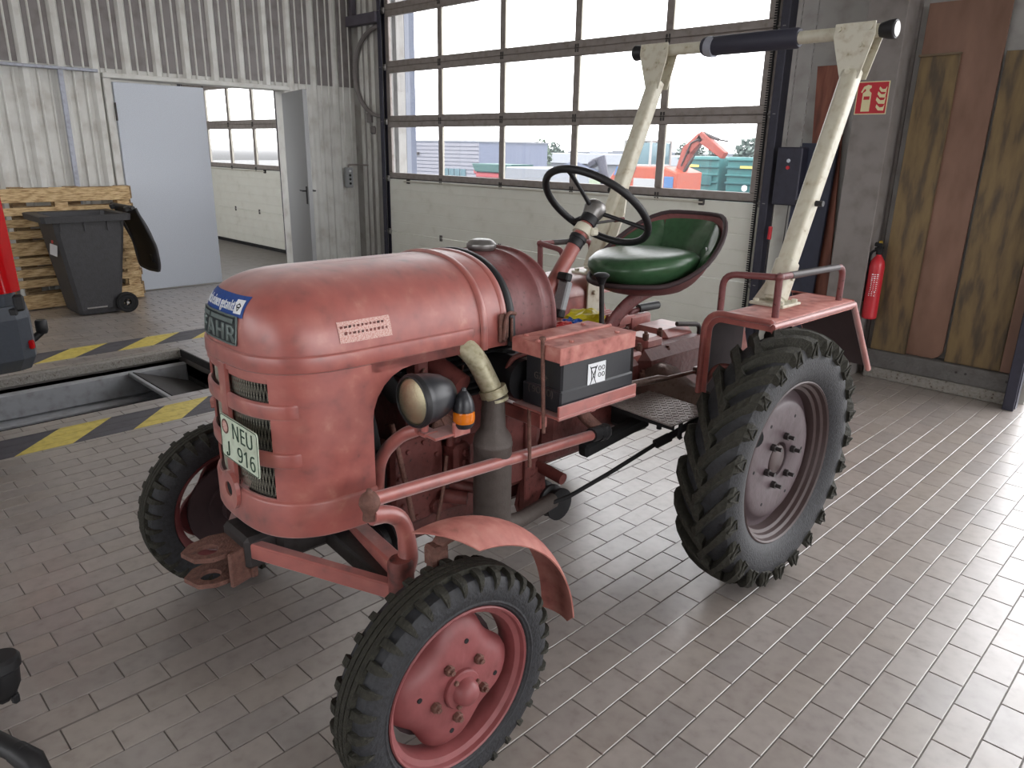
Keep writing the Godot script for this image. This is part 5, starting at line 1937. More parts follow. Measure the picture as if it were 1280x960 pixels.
# ================================================================ things by the gate and on the right
func gate_things() -> void:
	# steel column
	var c := MB.new()
	c.box(Vector3(-2.13, 2.8, -5.66), Vector3(.26, 5.6, .02), Basis.IDENTITY, .003)
	c.box(Vector3(-2.13, 2.8, -5.92), Vector3(.26, 5.6, .02))
	c.box(Vector3(-2.04, 2.8, -5.79), Vector3(.04, 5.6, .25))
	c.box(Vector3(-2.22, 2.8, -5.79), Vector3(.04, 5.6, .25))
	struct(c, "trim_3", M.column)
	# kerb the boards stand on
	var kb := MB.new()
	kb.box(Vector3(-1.46, .157, -5.86), Vector3(1.0, .125, .14), Basis.IDENTITY, .006)
	var k := struct(kb, "trim_4", M.plinth)
	kb = MB.new()
	kb.box(Vector3(-1.46, .046, -5.87), Vector3(1.0, .09, .12), Basis.IDENTITY, .006)
	put(kb, "kerb_stone", M.concrete, k)
	for x in [-1.33, -1.27, -1.02]:
		var b := MB.new()
		bolt(b, Vector3(x, .17, -5.792), Vector3.BACK, .009, .006)
		put(b, "kerb_bolt", M.dark_steel, k)
	var bd := func(called: String, x0: float, x1: float, y0: float, y1: float, z: float, th: float, mt: Material, label: String, cut: float) -> void:
		var po := PackedVector2Array([Vector2(x0, y0), Vector2(x1 - cut * .5, y0), Vector2(x1 - cut * .2, y0 + cut * .15), Vector2(x1, y0 + cut * .5), Vector2(x1, y1 - .012), Vector2(x1 - .012, y1), Vector2(x0, y1)])
		var h := y1 - y0
		var T := Transform3D(Basis(Vector3.RIGHT, -.012), Vector3(0, y0 * .00, z))
		T.origin -= T.basis * Vector3(0, y0, 0) - Vector3(0, y0, 0)
		tag(put(MB.new().ext(po, T, th, .002), called, mt), label, "board", "boards leaning on the right wall")
	bd.call("worn_board", -1.937, -1.69, .222, 2.27, -5.835, .018, M.ply_worn, "worn yellowish plywood board with dark stains, leftmost of the leaning boards beside the fire extinguisher", 0.0)
	bd.call("plywood_board", -1.945, -1.452, .222, 2.60, -5.865, .018, M.ply_tan, "tall plain tan plywood board, tallest of those leaning on the right wall", .12)
	bd.call("worn_board", -1.43, -1.085, .222, 2.27, -5.85, .02, M.ply_worn, "broad worn yellowish plywood board with dark stains at the right edge of the photo", 0.0)
	bd.call("narrow_board", -1.082, -1.0, .222, 2.2, -5.845, .016, M.ply_tan, "narrow brown board at the far right, right of the broad worn board", 0.0)
	var bt := MB.new()
	bt.box(Vector3(-1.815, 2.272, -5.84), Vector3(.26, .014, .03), Basis(Vector3.BACK, .01), .002)
	tag(put(bt, "batten", M.ply_edge), "thin pale batten lying on the top edge of the leftmost worn board", "batten")
	# things between gate and column
	var rb := MB.new()
	rb.ext(PackedVector2Array([Vector2(-2.5, 0), Vector2(-2.29, 0), Vector2(-2.43, 2.25), Vector2(-2.66, 2.25)]), Transform3D(Basis(Vector3.RIGHT, -.02), Vector3(0, 0, -5.84)), .018, .002)
	tag(put(rb, "red_board", M.ply_red), "reddish brown board leaning behind the cream roll bar between gate and column", "board")
	var bp := MB.new()
	bp.box(Vector3(-2.555, .85, -5.79), Vector3(.29, 1.7, .03), Basis(Vector3.BACK, -.03), .004)
	tag(put(bp, "blue_panel", M.blue_panel), "dark blue panel standing by the gate track behind the chain hoist box", "panel")
	var ob := thing("gate_operator", "black gate operator box with hanging chains beside the big gate's right track", "gate operator", Vector3(-2.7, 1.24, -5.72))
	put(MB.new().box(Vector3(0, .215, 0), Vector3(.2, .43, .1), Basis.IDENTITY, .008), "case", M.track, ob)
	put(MB.new().lathe([Vector2(0, .008), Vector2(.013, .008), Vector2(.015, 0), Vector2(0, 0)], Transform3D(Basis(Vector3.RIGHT, PI / 2), Vector3(0, .33, .05)), 14), "button", M.leaf_grey, ob)
	put(MB.new().lathe([Vector2(0, .01), Vector2(.013, .01), Vector2(.015, 0), Vector2(0, 0)], Transform3D(Basis(Vector3.RIGHT, PI / 2), Vector3(0, .28, .05)), 14), "stop_button", M.ext_red, ob)
	for x in [-.06, .06]:
		var ch := MB.new()
		for i in 110:
			var y := .45 + i * .026
			var bs := Basis(Vector3.UP, PI / 2 * (i % 2))
			ch.box(Vector3(x, y, 0), bs * Vector3(.012, .026, .004))
		put(ch, "lift_chain", M.steel, ob)
		put(MB.new().tube([Vector3(x - .03 , 0, .02), Vector3(x - .05, -1.15, .03)], .004, 6), "pull_cord", M.dark_steel, ob)
	put(MB.new().tube([Vector3(-.085, -.17, .04), Vector3(-.087, -.27, .04)], .016, 10), "cord_grip", M.ext_red, ob)
	var ck := thing("gate_brush", "row of black bristles along the big gate's right track", "brush strip", Vector3(-2.955, 0, -5.72))
	var bm := MB.new()
	bm.box(Vector3(.008, 2.1, 0), Vector3(.008, 4.2, .02))
	for i in 230:
		bm.box(Vector3(-.006, .05 + i * .018, 0), Vector3(.024, .009, .016))
	put(bm, "bristles", M.matt_black, ck).set_meta("kind", "stuff")
	# sign: extinguisher pictogram
	var sg := thing("fire_sign", "red fire extinguisher sign with cream flames on the grey column", "sign", Vector3(-2.145, 2.0, -5.649))
	put(MB.new().box(Vector3.ZERO, Vector3(.215, .215, .003)), "sign_plate", M.sign_cream, sg)
	put(MB.new().box(Vector3(0, 0, .0015), Vector3(.203, .203, .002)), "sign_field", M.sign_red, sg)
	var pg := MB.new()
	var T := Transform3D(Basis.IDENTITY, Vector3(0, 0, .0025))
	pg.ext(PackedVector2Array([Vector2(-.064, -.088), Vector2(-.006, -.088), Vector2(-.006, .032), Vector2(-.022, .046), Vector2(-.022, .058), Vector2(-.01, .066), Vector2(-.012, .08), Vector2(-.035, .086), Vector2(-.062, .074), Vector2(-.078, .04), Vector2(-.07, .034), Vector2(-.055, .06), Vector2(-.046, .056), Vector2(-.046, .046), Vector2(-.064, .032)]), T, .001)
	for q in [[.062, -.088, .9], [.06, -.045, 1.0], [.062, -.004, .9], [.066, .032, .8]]:
		var fl := PackedVector2Array()
		for p in [[-.03, .03], [-.01, .006], [.03, .004], [.034, .05], [.022, .03], [.0, .028], [-.026, .05]]:
			fl.append(Vector2(q[0] + p[0] * q[2], q[1] + p[1] * q[2]))
		pg.ext(fl, T, .001)
	put(pg, "sign_pictogram", M.sign_cream, sg)
	put(MB.new().box(Vector3(-.035, .0, .0036), Vector3(.04, .022, .001)), "sign_pictogram", M.sign_red, sg)
	# fire extinguisher on the column's right side
	var fe := thing("fire_extinguisher", "red fire extinguisher hanging low at the column beside the leaning boards", "extinguisher", Vector3(-1.945, .47, -5.70))
	put(MB.new().lathe([Vector2(0, 0), Vector2(.044, 0), Vector2(.051, .008), Vector2(.052, .03), Vector2(.052, .38), Vector2(.046, .42), Vector2(.028, .45), Vector2(.018, .46), Vector2(.018, .475), Vector2(0, .475)], Transform3D.IDENTITY, 28), "bottle", M.ext_red, fe)
	var vh := MB.new()
	vh.tube([Vector3(0, .47, 0), Vector3(0, .53, 0)], .022, 12)
	vh.box(Vector3(-.01, .54, .01), Vector3(.05, .03, .03), Basis.IDENTITY, .006)
	vh.box(Vector3(.0, .515, .015), Vector3(.06, .02, .025), Basis(Vector3.BACK, .2), .005)
	vh.tube(bend([Vector3(-.02, .5, .0), Vector3(-.055, .48, .01), Vector3(-.06, .3, .01), Vector3(-.056, .12, .01)], .04), .009, 8)
	put(vh, "valve", M.matt_black, fe)
	put(MB.new().tube([Vector3(-.005, .555, .01), Vector3(.012, .56, .01)], .012, 10), "safety_tag", M.brass, fe)
	var pr := MB.new()
	var rg := RandomNumberGenerator.new()
	rg.seed = 9
	for i in 12:
		for j in 3:
			var a := 1.05 + j * .34 - (.0 if i > 8 else .1)
			var h := .33 - i * .014
			var wd := rg.randf_range(.004, .012) if i > 2 else .012
			pr.box(Vector3(cos(a) * .0523, h, sin(a) * .0523), Vector3(wd, rg.randf_range(.003, .007), .0012), Basis(Vector3.UP, PI / 2 - a))
	put(pr, "bottle_print", M.ink_white, fe)
	# switch box and conduit left of the gate
	var sw := thing("switch_box", "grey push-button box with conduit on the ribbed wall left of the gate", "switch box", Vector3(XL + .055, 1.215, -5.74))
	put(MB.new().box(Vector3.ZERO, Vector3(.07, .26, .1), Basis.IDENTITY, .01), "case", M.leaf_grey_dark, sw)
	for q in [[.085, M.ink_white], [.03, M.matt_black], [-.02, M.matt_black], [-.075, M.matt_black]]:
		put(MB.new().lathe([Vector2(0, .012), Vector2(.014, .01), Vector2(.017, 0), Vector2(0, 0)], Transform3D(Basis(Vector3.FORWARD, PI / 2), Vector3(.035, q[0], 0)), 12), "button", q[1], sw)
	put(MB.new().tube(bend([Vector3(0, .13, 0), Vector3(0, .165, 0), Vector3(.01, .165, -.14), Vector3(.25, .165, -.14)], .02), .011, 8), "conduit", M.alu, sw)
	# curved guide rail and beam in the corner
	var ar := MB.new()
	var pts := []
	for i in 25:
		var a := PI / 2 + PI * i / 24.0
		pts.append(Vector3(-8.23 + cos(a) * .56, 2.5 + sin(a) * .52, -5.87))
	ar.tube(pts, .035, 8, true, false, .6)
	ar.box(Vector3(-8.53, 1.97, -5.9), Vector3(.1, .12, .05), Basis.IDENTITY, .006)
	ar.box(Vector3(-8.47, 1.82, -5.9), Vector3(.1, .1, .05), Basis.IDENTITY, .02)
	tag(put(ar, "guide_rail", M.taupe), "curved brown metal guide rail on the wall left of the big gate", "guide rail")
	var be := MB.new()
	be.box(Vector3(-8.55, 3.12, -5.86), Vector3(.64, .12, .1), Basis.IDENTITY, .006)
	be.box(Vector3(-8.79, 4.1, -5.87), Vector3(.06, 2.0, .07), Basis.IDENTITY, .006)
	tag(put(be, "corner_bracket", M.taupe_dark), "dark steel beam bracket in the corner above the curved guide rail", "bracket")
	var cs2 := MB.new()
	for x in [-8.72, -8.6, -8.46, -8.2]:
		cs2.box(Vector3(x, 2.4, -5.92), Vector3(.07, 4.8, .024), Basis.IDENTITY, .008)
	cs2.box(Vector3(-8.1, 2.4, -5.9), Vector3(.12, 4.8, .06), Basis.IDENTITY, .008)
	struct(cs2, "trim_5", M.cladding)

# ================================================================ left side: bin, pallets, van, black bars
func pallet(at: Vector3, lean: float, wd: float, label: String, mt: Material) -> void:
	var p := thing("pallet", label, "pallet", at, 0, "pallets against the ribbed wall")
	p.rotation.z = lean
	var rows := [[1.105, .13], [.955, .075], [.845, .075], [.735, .075], [.60, .125], [.475, .075], [.365, .075], [.26, .075], [.08, .14]]
	for r in rows:
		put(MB.new().box(Vector3(.055, r[0], 0), Vector3(.022, r[1], wd), Basis.IDENTITY, .004), "deck_board", mt, p)
	for z in [-wd / 2 + .07, 0.0, wd / 2 - .07]:
		put(MB.new().box(Vector3(.03, .59, z), Vector3(.022, 1.17, .12), Basis.IDENTITY, .004), "stringer", mt, p)
		for y in [.08, .6, 1.1]:
			put(MB.new().box(Vector3(-.025, y, z), Vector3(.085, .13, .12), Basis.IDENTITY, .005), "block", mt, p)
		put(MB.new().box(Vector3(-.08, .59, z), Vector3(.022, 1.17, .12), Basis.IDENTITY, .004), "bottom_board", mt, p)

func left_things() -> void:
	pallet(Vector3(-8.555, 0, -2.19), .03, 1.30, "pale wooden pallet leaning on the ribbed wall behind the grey bin", M.timber)
	pallet(Vector3(-8.745, 0, -2.36), .03, 1.12, "greyer wooden pallet behind the pale one, its foot showing right of the bin", M.timber_grey)
	# wheeled bin, lid hanging open on the right
	var b := thing("wheeled_bin", "dark grey wheeled bin with its lid hanging open beside the steel door", "bin", Vector3(-8.12, 0, -2.22))
	var rect := func(x: float, z0: float, z1: float, y: float) -> PackedVector3Array:
		var o := PackedVector3Array()
		var r := .03
		for q in [[-x + r, z0], [x - r, z0], [x, z0 + r], [x, z1 - r], [x - r, z1], [-x + r, z1], [-x, z1 - r], [-x, z0 + r]]:
			o.append(Vector3(q[0], y, q[1]))
		return o
	var m := MB.new()
	m.loft([rect.call(.225, -.19, .18, .015), rect.call(.235, -.2, .19, .06), rect.call(.275, -.31, .30, .86), rect.call(.28, -.32, .31, .92), rect.call(.265, -.3, .29, .92), rect.call(.22, -.18, .17, .05)], false)
	put(m, "body", M.bin, b)
	m = MB.new()
	m.loft([rect.call(.28, -.32, .33, .895), rect.call(.325, -.36, .40, .9), rect.call(.33, -.365, .41, .955), rect.call(.32, -.355, .395, .962), rect.call(.27, -.30, .30, .955), rect.call(.262, -.29, .28, .89)], false)
	m.loft([rect.call(.262, -.29, .28, .89), rect.call(.28, -.32, .33, .895)], false, false)
	for z in [.25, .05, -.15, -.28]:
		m.box(Vector3(.287, .855, z), Vector3(.012, .09, .012), Basis.IDENTITY, .003)
	put(m, "rim", M.bin, b)
	var lid := Node3D.new()
	lid.name = "lid"
	b.add_child(lid, true)
	lid.position = Vector3(0, 1.0, -.40)
	lid.rotation.x = .26
	var lm := MB.new()
	lm.shell(spread(-.31, .31, 8), spread(0, .66, 10), func(x, y): return Vector3(x * (1.0 - .12 * pow(y / .66, 4.0)), -y, -.05 * sin(PI * minf(y / .66, 1.0)) - .02), -.006)
	put(lm, "lid_shell", M.bin_dark, lid)
	lm = MB.new()
	var edge := []
	for q in [[-.31, 0.0], [-.31, .4], [-.3, .58], [-.26, .655], [0.0, .67], [.26, .655], [.3, .58], [.31, .4], [.31, 0.0]]:
		edge.append(Vector3(q[0], -q[1], -.05 * sin(PI * minf(q[1] / .66, 1.0)) - .015))
	lm.tube(bend(edge, .05), .014, 8)
	lm.tube([Vector3(-.3, .01, .0), Vector3(.3, .01, .0)], .018, 10)
	for x in [-.2, .2]: lm.box(Vector3(x, .0, .02), Vector3(.05, .05, .07), Basis.IDENTITY, .008)
	put(lm, "lid_edge", M.bin, lid)
	put(MB.new().tube([Vector3(.12, -.5, -.035), Vector3(.12, -.58, -.03), Vector3(.2, -.58, -.03), Vector3(.2, -.5, -.035)], .006, 6, true, true), "lid_mark", M.bin, lid)
	for s in [-1.0, 1.0]:
		var w := MB.new()
		w.lathe([Vector2(.035, .02), Vector2(.055, .024), Vector2(.07, .02), Vector2(.085, .026), Vector2(.1, .02), Vector2(.1, -.02), Vector2(.085, -.026), Vector2(.035, -.02)], Transform3D(Basis(Vector3.FORWARD, PI / 2), Vector3(.27 * s, .1, -.235)), 28, true)
		for k in 5:
			var a := TAU * k / 5
			w.box(Vector3(.27 * s, .1 + cos(a) * .03, -.235 + sin(a) * .03), Vector3(.03, .05, .012), Basis(Vector3.RIGHT, a))
		put(w, "wheel", M.matt_black, b)
	put(MB.new().tube([Vector3(-.29, .1, -.235), Vector3(.295, .1, -.235)], .014, 10), "wheel_axle", M.steel, b)
	put(MB.new().tube([Vector3(.236, .075, .12), Vector3(.236, .075, -.06)], .008, 8), "foot_bar", M.steel, b)
	var lb := MB.new()
	var bs := Basis(Vector3.RIGHT, -.138)
	lb.box(Vector3(.06, .68, .275), Vector3(.24, .2, .002), bs)
	put(lb, "bin_label", M.paper, b)
	lb = MB.new()
	lb.box(Vector3(.06, .712, .282), Vector3(.06, .035, .002), bs)
	put(lb, "label_print", M.red_bag, b)
	lb = MB.new()
	lb.box(Vector3(.06, .64, .2712), Vector3(.17, .028, .002), bs)
	put(lb, "label_print", M.leaf_grey_dark, b)
	# the van parked over the pit, only its rear corner in view
	var v := thing("van", "rear corner of a dark van with red tail lamp parked over the pit at left", "van", Vector3(-5.52, .003, -.90))
	var sec := func(z: float, ins: float) -> PackedVector3Array:
		var o := PackedVector3Array()
		for q in [[-.86, .42], [-.88, .6], [-.88, 1.0], [-.83, 1.75], [-.74, 1.88], [.74, 1.88], [.83, 1.75], [.88, 1.0], [.88, .6], [.86, .42]]:
			o.append(Vector3(q[0] * (1.0 - ins), q[1] - (ins * .6 if q[1] > 1.5 else 0.0), z))
		return o
	m = MB.new()
	m.loft([sec.call(-.02, .1), sec.call(.0, .06), sec.call(.05, .015), sec.call(.12, 0), sec.call(.6, 0), sec.call(2.6, 0)], false)
	put(m, "body", M.van_body, v)
	# bumper wrapping the corner
	var bu := MB.new()
	var bsec := []
	for q in [[2.0, .905, .03], [.4, .91, .03], [.12, .91, .03], [.03, .9, .03], [-.035, .86, .03], [-.06, .78, .03], [-.06, 0.0, .03]]:
		bsec.append(q)
	for s in [-1.0, 1.0]:
		var rings := []
		for q in bsec:
			var x: float = q[1] * s
			rings.append(PackedVector3Array([Vector3(x, .77, q[0]), Vector3(x * 1.012, .70, q[0] - .01), Vector3(x * 1.012, .48, q[0] - .012), Vector3(x * .97, .41, q[0] + .01), Vector3(x * .9, .41, q[0] + .1), Vector3(x * .9, .77, q[0] + .1)]))
		bu.loft(rings, false)
	put(bu, "bumper", M.van_body, v)
	for s in [-1.0, 1.0]:
		var tl := MB.new()
		tl.shell(spread(0, 1, 10), spread(.84, 1.5, 8), func(u, y):
			var z: float = lerpf(-.015, .26, u) + .02 * (y - .84)
			return Vector3(s * (.882 - .02 * smoothstep(1.0, 1.5, y) - .07 * pow(1.0 - u, 5.0)), y, z), -.03 * s)
		var to := put(tl, "tail_lamp", M.tail_red, v)
		var st := MB.new()
		for i in 6:
			st.tube([Vector3(.886 * s, .875 + i * .012, .06 + i * .01), Vector3(.885 * s, .93 + i * .01, .14), Vector3(.884 * s, .93 + i * .012, .22)], .003, 5)
		st.tube([Vector3(.884 * s, 1.02, .1), Vector3(.882 * s, 1.12, .16)], .012, 6)
		put(st, "lamp_streak", M.tail_bright, to)
		put(MB.new().lathe([Vector2(0, .003), Vector2(.02, .003), Vector2(.02, 0), Vector2(0, 0)], Transform3D(Basis(Vector3.FORWARD, -PI / 2 * s * -1.0), Vector3(.874 * s, 1.23, .15)), 14), "lamp_spot", M.ink_white, to)
		var rf := MB.new()
		rf.box(Vector3(.878 * s, .55, -.03), Vector3(.04, .05, .03), Basis(Vector3.UP, .7 * s), .008)
		put(rf, "reflector", M.tail_red, v)
		var cp := MB.new()
		cp.box(Vector3(.885 * s, .785, -.01), Vector3(.04, .09, .05), Basis.IDENTITY, .012)
		cp.box(Vector3(.895 * s, .74, .03), Vector3(.03, .05, .05), Basis.IDENTITY, .012)
		put(cp, "bumper_clip", M.black, v)
		var wh := MB.new()
		wh.lathe([Vector2(0, .08), Vector2(.18, .08), Vector2(.2, .1), Vector2(.29, .1), Vector2(.32, .07), Vector2(.32, -.07), Vector2(.29, -.1), Vector2(0, -.1)], Transform3D(Basis(Vector3.FORWARD, -PI / 2 * s * -1.0), Vector3(.77 * s, .32, 1.1)), 32)
		put(wh, "wheel", M.tyre, v)
	var hb := MB.new()
	hb.tube(bend([Vector3(0, .38, .3), Vector3(0, .36, -.2), Vector3(0, .42, -.28)], .06), .022, 10)
	hb.lathe([Vector2(0, .05), Vector2(.03, .05), Vector2(.036, .04), Vector2(.036, -.02), Vector2(.028, -.04), Vector2(0, -.04)], Transform3D(Basis.IDENTITY, Vector3(0, .45, -.285)), 18)
	put(hb, "tow_ball", M.black, v)
	# black bars reaching in at the lower left edge
	var u1 := MB.new()
	u1.lathe([Vector2(0, .075), Vector2(.05, .07), Vector2(.057, .06), Vector2(.057, .035), Vector2(.05, .028), Vector2(.045, -.02), Vector2(.03, -.05), Vector2(0, -.055)], Transform3D(Basis(Vector3.BACK, .12), Vector3(-2.28, .14, -.235)), 24)
	u1.tube([Vector3(-2.28, .1, -.24), Vector3(-2.48, .09, -.12), Vector3(-2.73, .1, .03)], .04, 12)
	for k in 3: u1.box(Vector3(-2.27 + k * .01, .08, -.255), Vector3(.02, .03, .02), Basis(Vector3.UP, .5), .006)
	tag(put(u1, "machine_bar", M.black), "black round plastic cap on a bar at the lower left edge, upper of the two", "machine part")
	var u2 := MB.new()
	u2.tube([Vector3(-2.5, .2, .06), Vector3(-1.93, .195, -.168), Vector3(-1.85, .192, -.2)], .024, 14)
	u2.tube([Vector3(-1.875, .193, -.19), Vector3(-1.825, .185, -.21), Vector3(-1.805, .14, -.218)], [.026, .03, .028], 14)
	u2.tube([Vector3(-1.98, .19, -.15), Vector3(-1.93, .12, -.14), Vector3(-2.1, .08, -.06)], .014, 8)
	tag(put(u2, "machine_bar", M.black), "black metal tube with a bent end at the lower left corner, lower of the two", "machine part")
	# plastic bag lying on the tractor
	var bg := thing("plastic_bag", "crumpled yellow, blue and red plastic bag lying on the tractor beside the seat arm", "bag", Vector3(-1.8536, 0, -2.552), -.03)
	var rng := RandomNumberGenerator.new()
	rng.seed = 12
	for q in [["yellow_film", M.yellow_bag, V(-.21, .905, .02), .085], ["blue_film", M.blue_bag, V(-.2, .895, .11), .05], ["red_film", M.red_bag, V(-.19, .893, .17), .045]]:
		var mm := MB.new()
		var n := FastNoiseLite.new()
		n.seed = 4
		n.frequency = 2.2
		var rr := []
		for j in 9:
			var ring := PackedVector3Array()
			for k in 16:
				var a := TAU * k / 16
				var e := PI * j / 8.0
				var d := Vector3(sin(e) * cos(a), cos(e) * .45, sin(e) * sin(a))
				var w := 1.0 + .55 * n.get_noise_3dv(d * 1.3 + q[2] * 9.0)
				ring.append(q[2] + d * q[3] * w)
			rr.append(ring)
		mm.loft(rr, false)
		put(mm, q[0], q[1], bg)

# ================================================================ outside the gate
func outside() -> void:
	var g := MB.new()
	g.box(Vector3(-20, -1.0, -60), Vector3(200, .2, 107))
	struct(g, "ground", M.yard)
	var apron := MB.new()
	apron.ext(PackedVector2Array([Vector2(-6.2, -.06), Vector2(-9, -.1), Vector2(-14, -.92), Vector2(-6.2, -.92)]), Transform3D(Basis(Vector3(0, 0, 1), Vector3(0, 1, 0), Vector3(-1, 0, 0)), Vector3(6, 0, 0)), 21.0)
	struct(apron, "trim_6", M.yard)
	var gr := MB.new()
	gr.box(Vector3(-44, -.88, -48), Vector3(40, .08, 10))
	tag(put(gr, "grass_strip", M.grass), "strip of grass in front of the distant white hall", "grass")
	# facade return left of the gate
	var fa := MB.new()
	fa.box(Vector3(-8.06, 2.3, -6.09), Vector3(.18, 6.4, .07))
	var fo := struct(fa, "trim_7", M.facade)
	put(MB.new().box(Vector3(-8.08, 2.3, -6.17), Vector3(.2, 6.4, .09)), "pier_side", M.facade_dark, fo)
	# slatted flat-roofed building
	var bd := thing("slatted_building", "low pale grey building clad in horizontal slats seen through the gate's left panes", "building", Vector3(-33.4, -.9, -28.5))
	put(MB.new().box(Vector3(0, 1.4, 0), Vector3(10.0, 2.8, 5.0)), "wall", M.facade_dark, bd)
	for i in 13:
		put(MB.new().box(Vector3(0, .45 + i * .185, 2.53), Vector3(10.04, .15, .06)), "slat", M.slats, bd)
	put(MB.new().box(Vector3(0, 2.83, 0), Vector3(10.1, .08, 5.1)), "roof_edge", M.roof_grey, bd)
	for k in 4:
		put(MB.new().box(Vector3(2.55 + k * .45, 1.2, 2.58), Vector3(.38, .6, .04)), "window", M.dark_glass, bd)
	put(MB.new().box(Vector3(.2, 2.2, 2.62), Vector3(.3, .12, .1)), "wall_lamp", M.dark_steel, bd)
	# tipping wagon
	var w := thing("tipper_wagon", "green tipping wagon on a red frame beside the slatted building", "wagon", Vector3(-25.2, -.9, -24.5))
	put(MB.new().ext(PackedVector2Array([Vector2(-1.1, 1.5), Vector2(1.25, 1.5), Vector2(1.3, 1.86), Vector2(-1.3, 1.86)]), Transform3D(Basis.IDENTITY, Vector3(0, 0, -.7)), 1.4, .03), "tub", M.wagon_green, w)
	put(MB.new().box(Vector3(0, 1.36, 0), Vector3(2.3, .22, 1.2), Basis.IDENTITY, .04), "frame", M.wagon_red, w)
	put(MB.new().box(Vector3(-1.15, 1.5, .5), Vector3(.3, .2, .2), Basis.IDENTITY, .04), "mudguard", M.wagon_red, w)
	for x in [-.7, .7]:
		put(MB.new().lathe([Vector2(0, .12), Vector2(.3, .12), Vector2(.55, .1), Vector2(.6, 0), Vector2(.55, -.1), Vector2(0, -.12)], Transform3D(Basis(Vector3.RIGHT, PI / 2), Vector3(x, .6, .6)), 24), "wheel", M.tyre, w)
	# flat grey covered trailer and dark attachment
	var ta := thing("covered_trailer", "flat grey covered trailer parked behind the steering wheel's view", "trailer", Vector3(-17.2, -.9, -18.8))
	put(MB.new().ext(PackedVector2Array([Vector2(-1.15, 1.2), Vector2(1.05, 1.2), Vector2(.95, 1.96), Vector2(-.95, 1.96)]), Transform3D(Basis.IDENTITY, Vector3(0, 0, -1.0)), 2.0, .04), "cover", M.grey_tarp, ta)
	put(MB.new().box(Vector3(0, .85, 0), Vector3(2.0, .7, 1.8), Basis.IDENTITY, .03), "bed", M.roof_grey, ta)
	for x in [-.6, .6]:
		put(MB.new().lathe([Vector2(0, .1), Vector2(.3, .1), Vector2(.35, 0), Vector2(.3, -.1), Vector2(0, -.1)], Transform3D(Basis(Vector3.RIGHT, PI / 2), Vector3(x, .35, .95)), 20), "wheel", M.tyre, ta)
	var at := thing("digger_attachment", "dark machine arm sticking up behind the grey covered trailer", "attachment", Vector3(-16.5, -.9, -20.6))
	put(MB.new().tube([Vector3(.1, 0, 0), Vector3(.3, 1.6, 0), Vector3(.1, 2.25, 0), Vector3(-.25, 2.15, 0)], [.12, .14, .18, .1], 8), "arm", M.track, at)
	put(MB.new().box(Vector3(-.2, 2.1, 0), Vector3(.35, .22, .3), Basis(Vector3.BACK, .5), .04), "head", M.track, at)
	# distant white hall
	var h := thing("white_hall", "long low white-roofed hall in the distance beyond the grass", "hall", Vector3(-53.0, -.9, -66.0))
	put(MB.new().box(Vector3(0, .75, 0), Vector3(26, 1.5, 9)), "wall", M.roof_grey, h)
	put(MB.new().ext(PackedVector2Array([Vector2(-13.5, 1.2), Vector2(13.5, 1.2), Vector2(12.5, 2.15), Vector2(-12.5, 2.15)]), Transform3D(Basis.IDENTITY, Vector3(0, 0, -4.7)), 9.6), "roof", M.roof_white, h)
	put(MB.new().ext(PackedVector2Array([Vector2(-3, 0), Vector2(3, 0), Vector2(3, .55), Vector2(0, 1.45), Vector2(-3, .55)]), Transform3D(Basis.IDENTITY, Vector3(.9, 0, 4.5)), .6), "gable", M.facade_dark, h)
	var h2 := thing("far_hall", "pale grey far hall behind the excavator and green skips", "hall", Vector3(-27.5, -.9, -60.0))
	put(MB.new().box(Vector3(0, .7, 0), Vector3(22, 1.4, 8)), "wall", M.roof_grey, h2)
	put(MB.new().box(Vector3(0, 1.75, 0), Vector3(22.6, .75, 8.4)), "roof", M.roof_white, h2)
	var h3 := thing("town_block", "pale far-off row of houses behind the round trees", "building", Vector3(-66, -.9, -95))
	for k in 7:
		put(MB.new().box(Vector3(-13 + k * 4.4, 1.2, 0), Vector3(3.6, 2.2 + (k * 37 % 5) * .12, 4)), "house", M.roof_white if k % 2 else M.roof_grey, h3)
	# green skips
	for q in [[-19.1, 2.15, "left"], [-16.65, 2.5, "right"]]:
		var s := thing("green_skip", "teal steel skip behind the excavator arm, %s of the pair" % q[2], "skip", Vector3(q[0] + q[1] / 2.0 - .4, -.9, -31.2), 0, "teal skips behind the excavator")
		var wd: float = q[1] - .1
		put(MB.new().box(Vector3(0, 1.2, 0), Vector3(wd, 2.3, 2.4), Basis.IDENTITY, .04), "tub", M.teal, s)
		for i in 4:
			put(MB.new().box(Vector3(0, 2.24 - i * .32, 1.24), Vector3(wd + .04, .09, .1), Basis.IDENTITY, .02), "rib", M.teal if i % 2 == 0 else M.teal_dark, s)
		put(MB.new().box(Vector3(wd * .2, 1.35, 1.27), Vector3(wd * .35, .4, .08), Basis.IDENTITY, .02), "flap", M.teal_dark, s)
		put(MB.new().box(Vector3(-wd * .1, 1.95, 1.3), Vector3(.6, .1, .02)), "sign_strip", M.stripe_yellow, s)
		put(MB.new().lathe([Vector2(0, .02), Vector2(.13, .02), Vector2(.13, 0), Vector2(0, 0)], Transform3D(Basis(Vector3.RIGHT, PI / 2), Vector3(-wd * .1, 1.1, 1.3)), 18), "round_plate", M.ink_white, s)
	excavator()
	var rng := RandomNumberGenerator.new()
	rng.seed = 21
	var n := 0
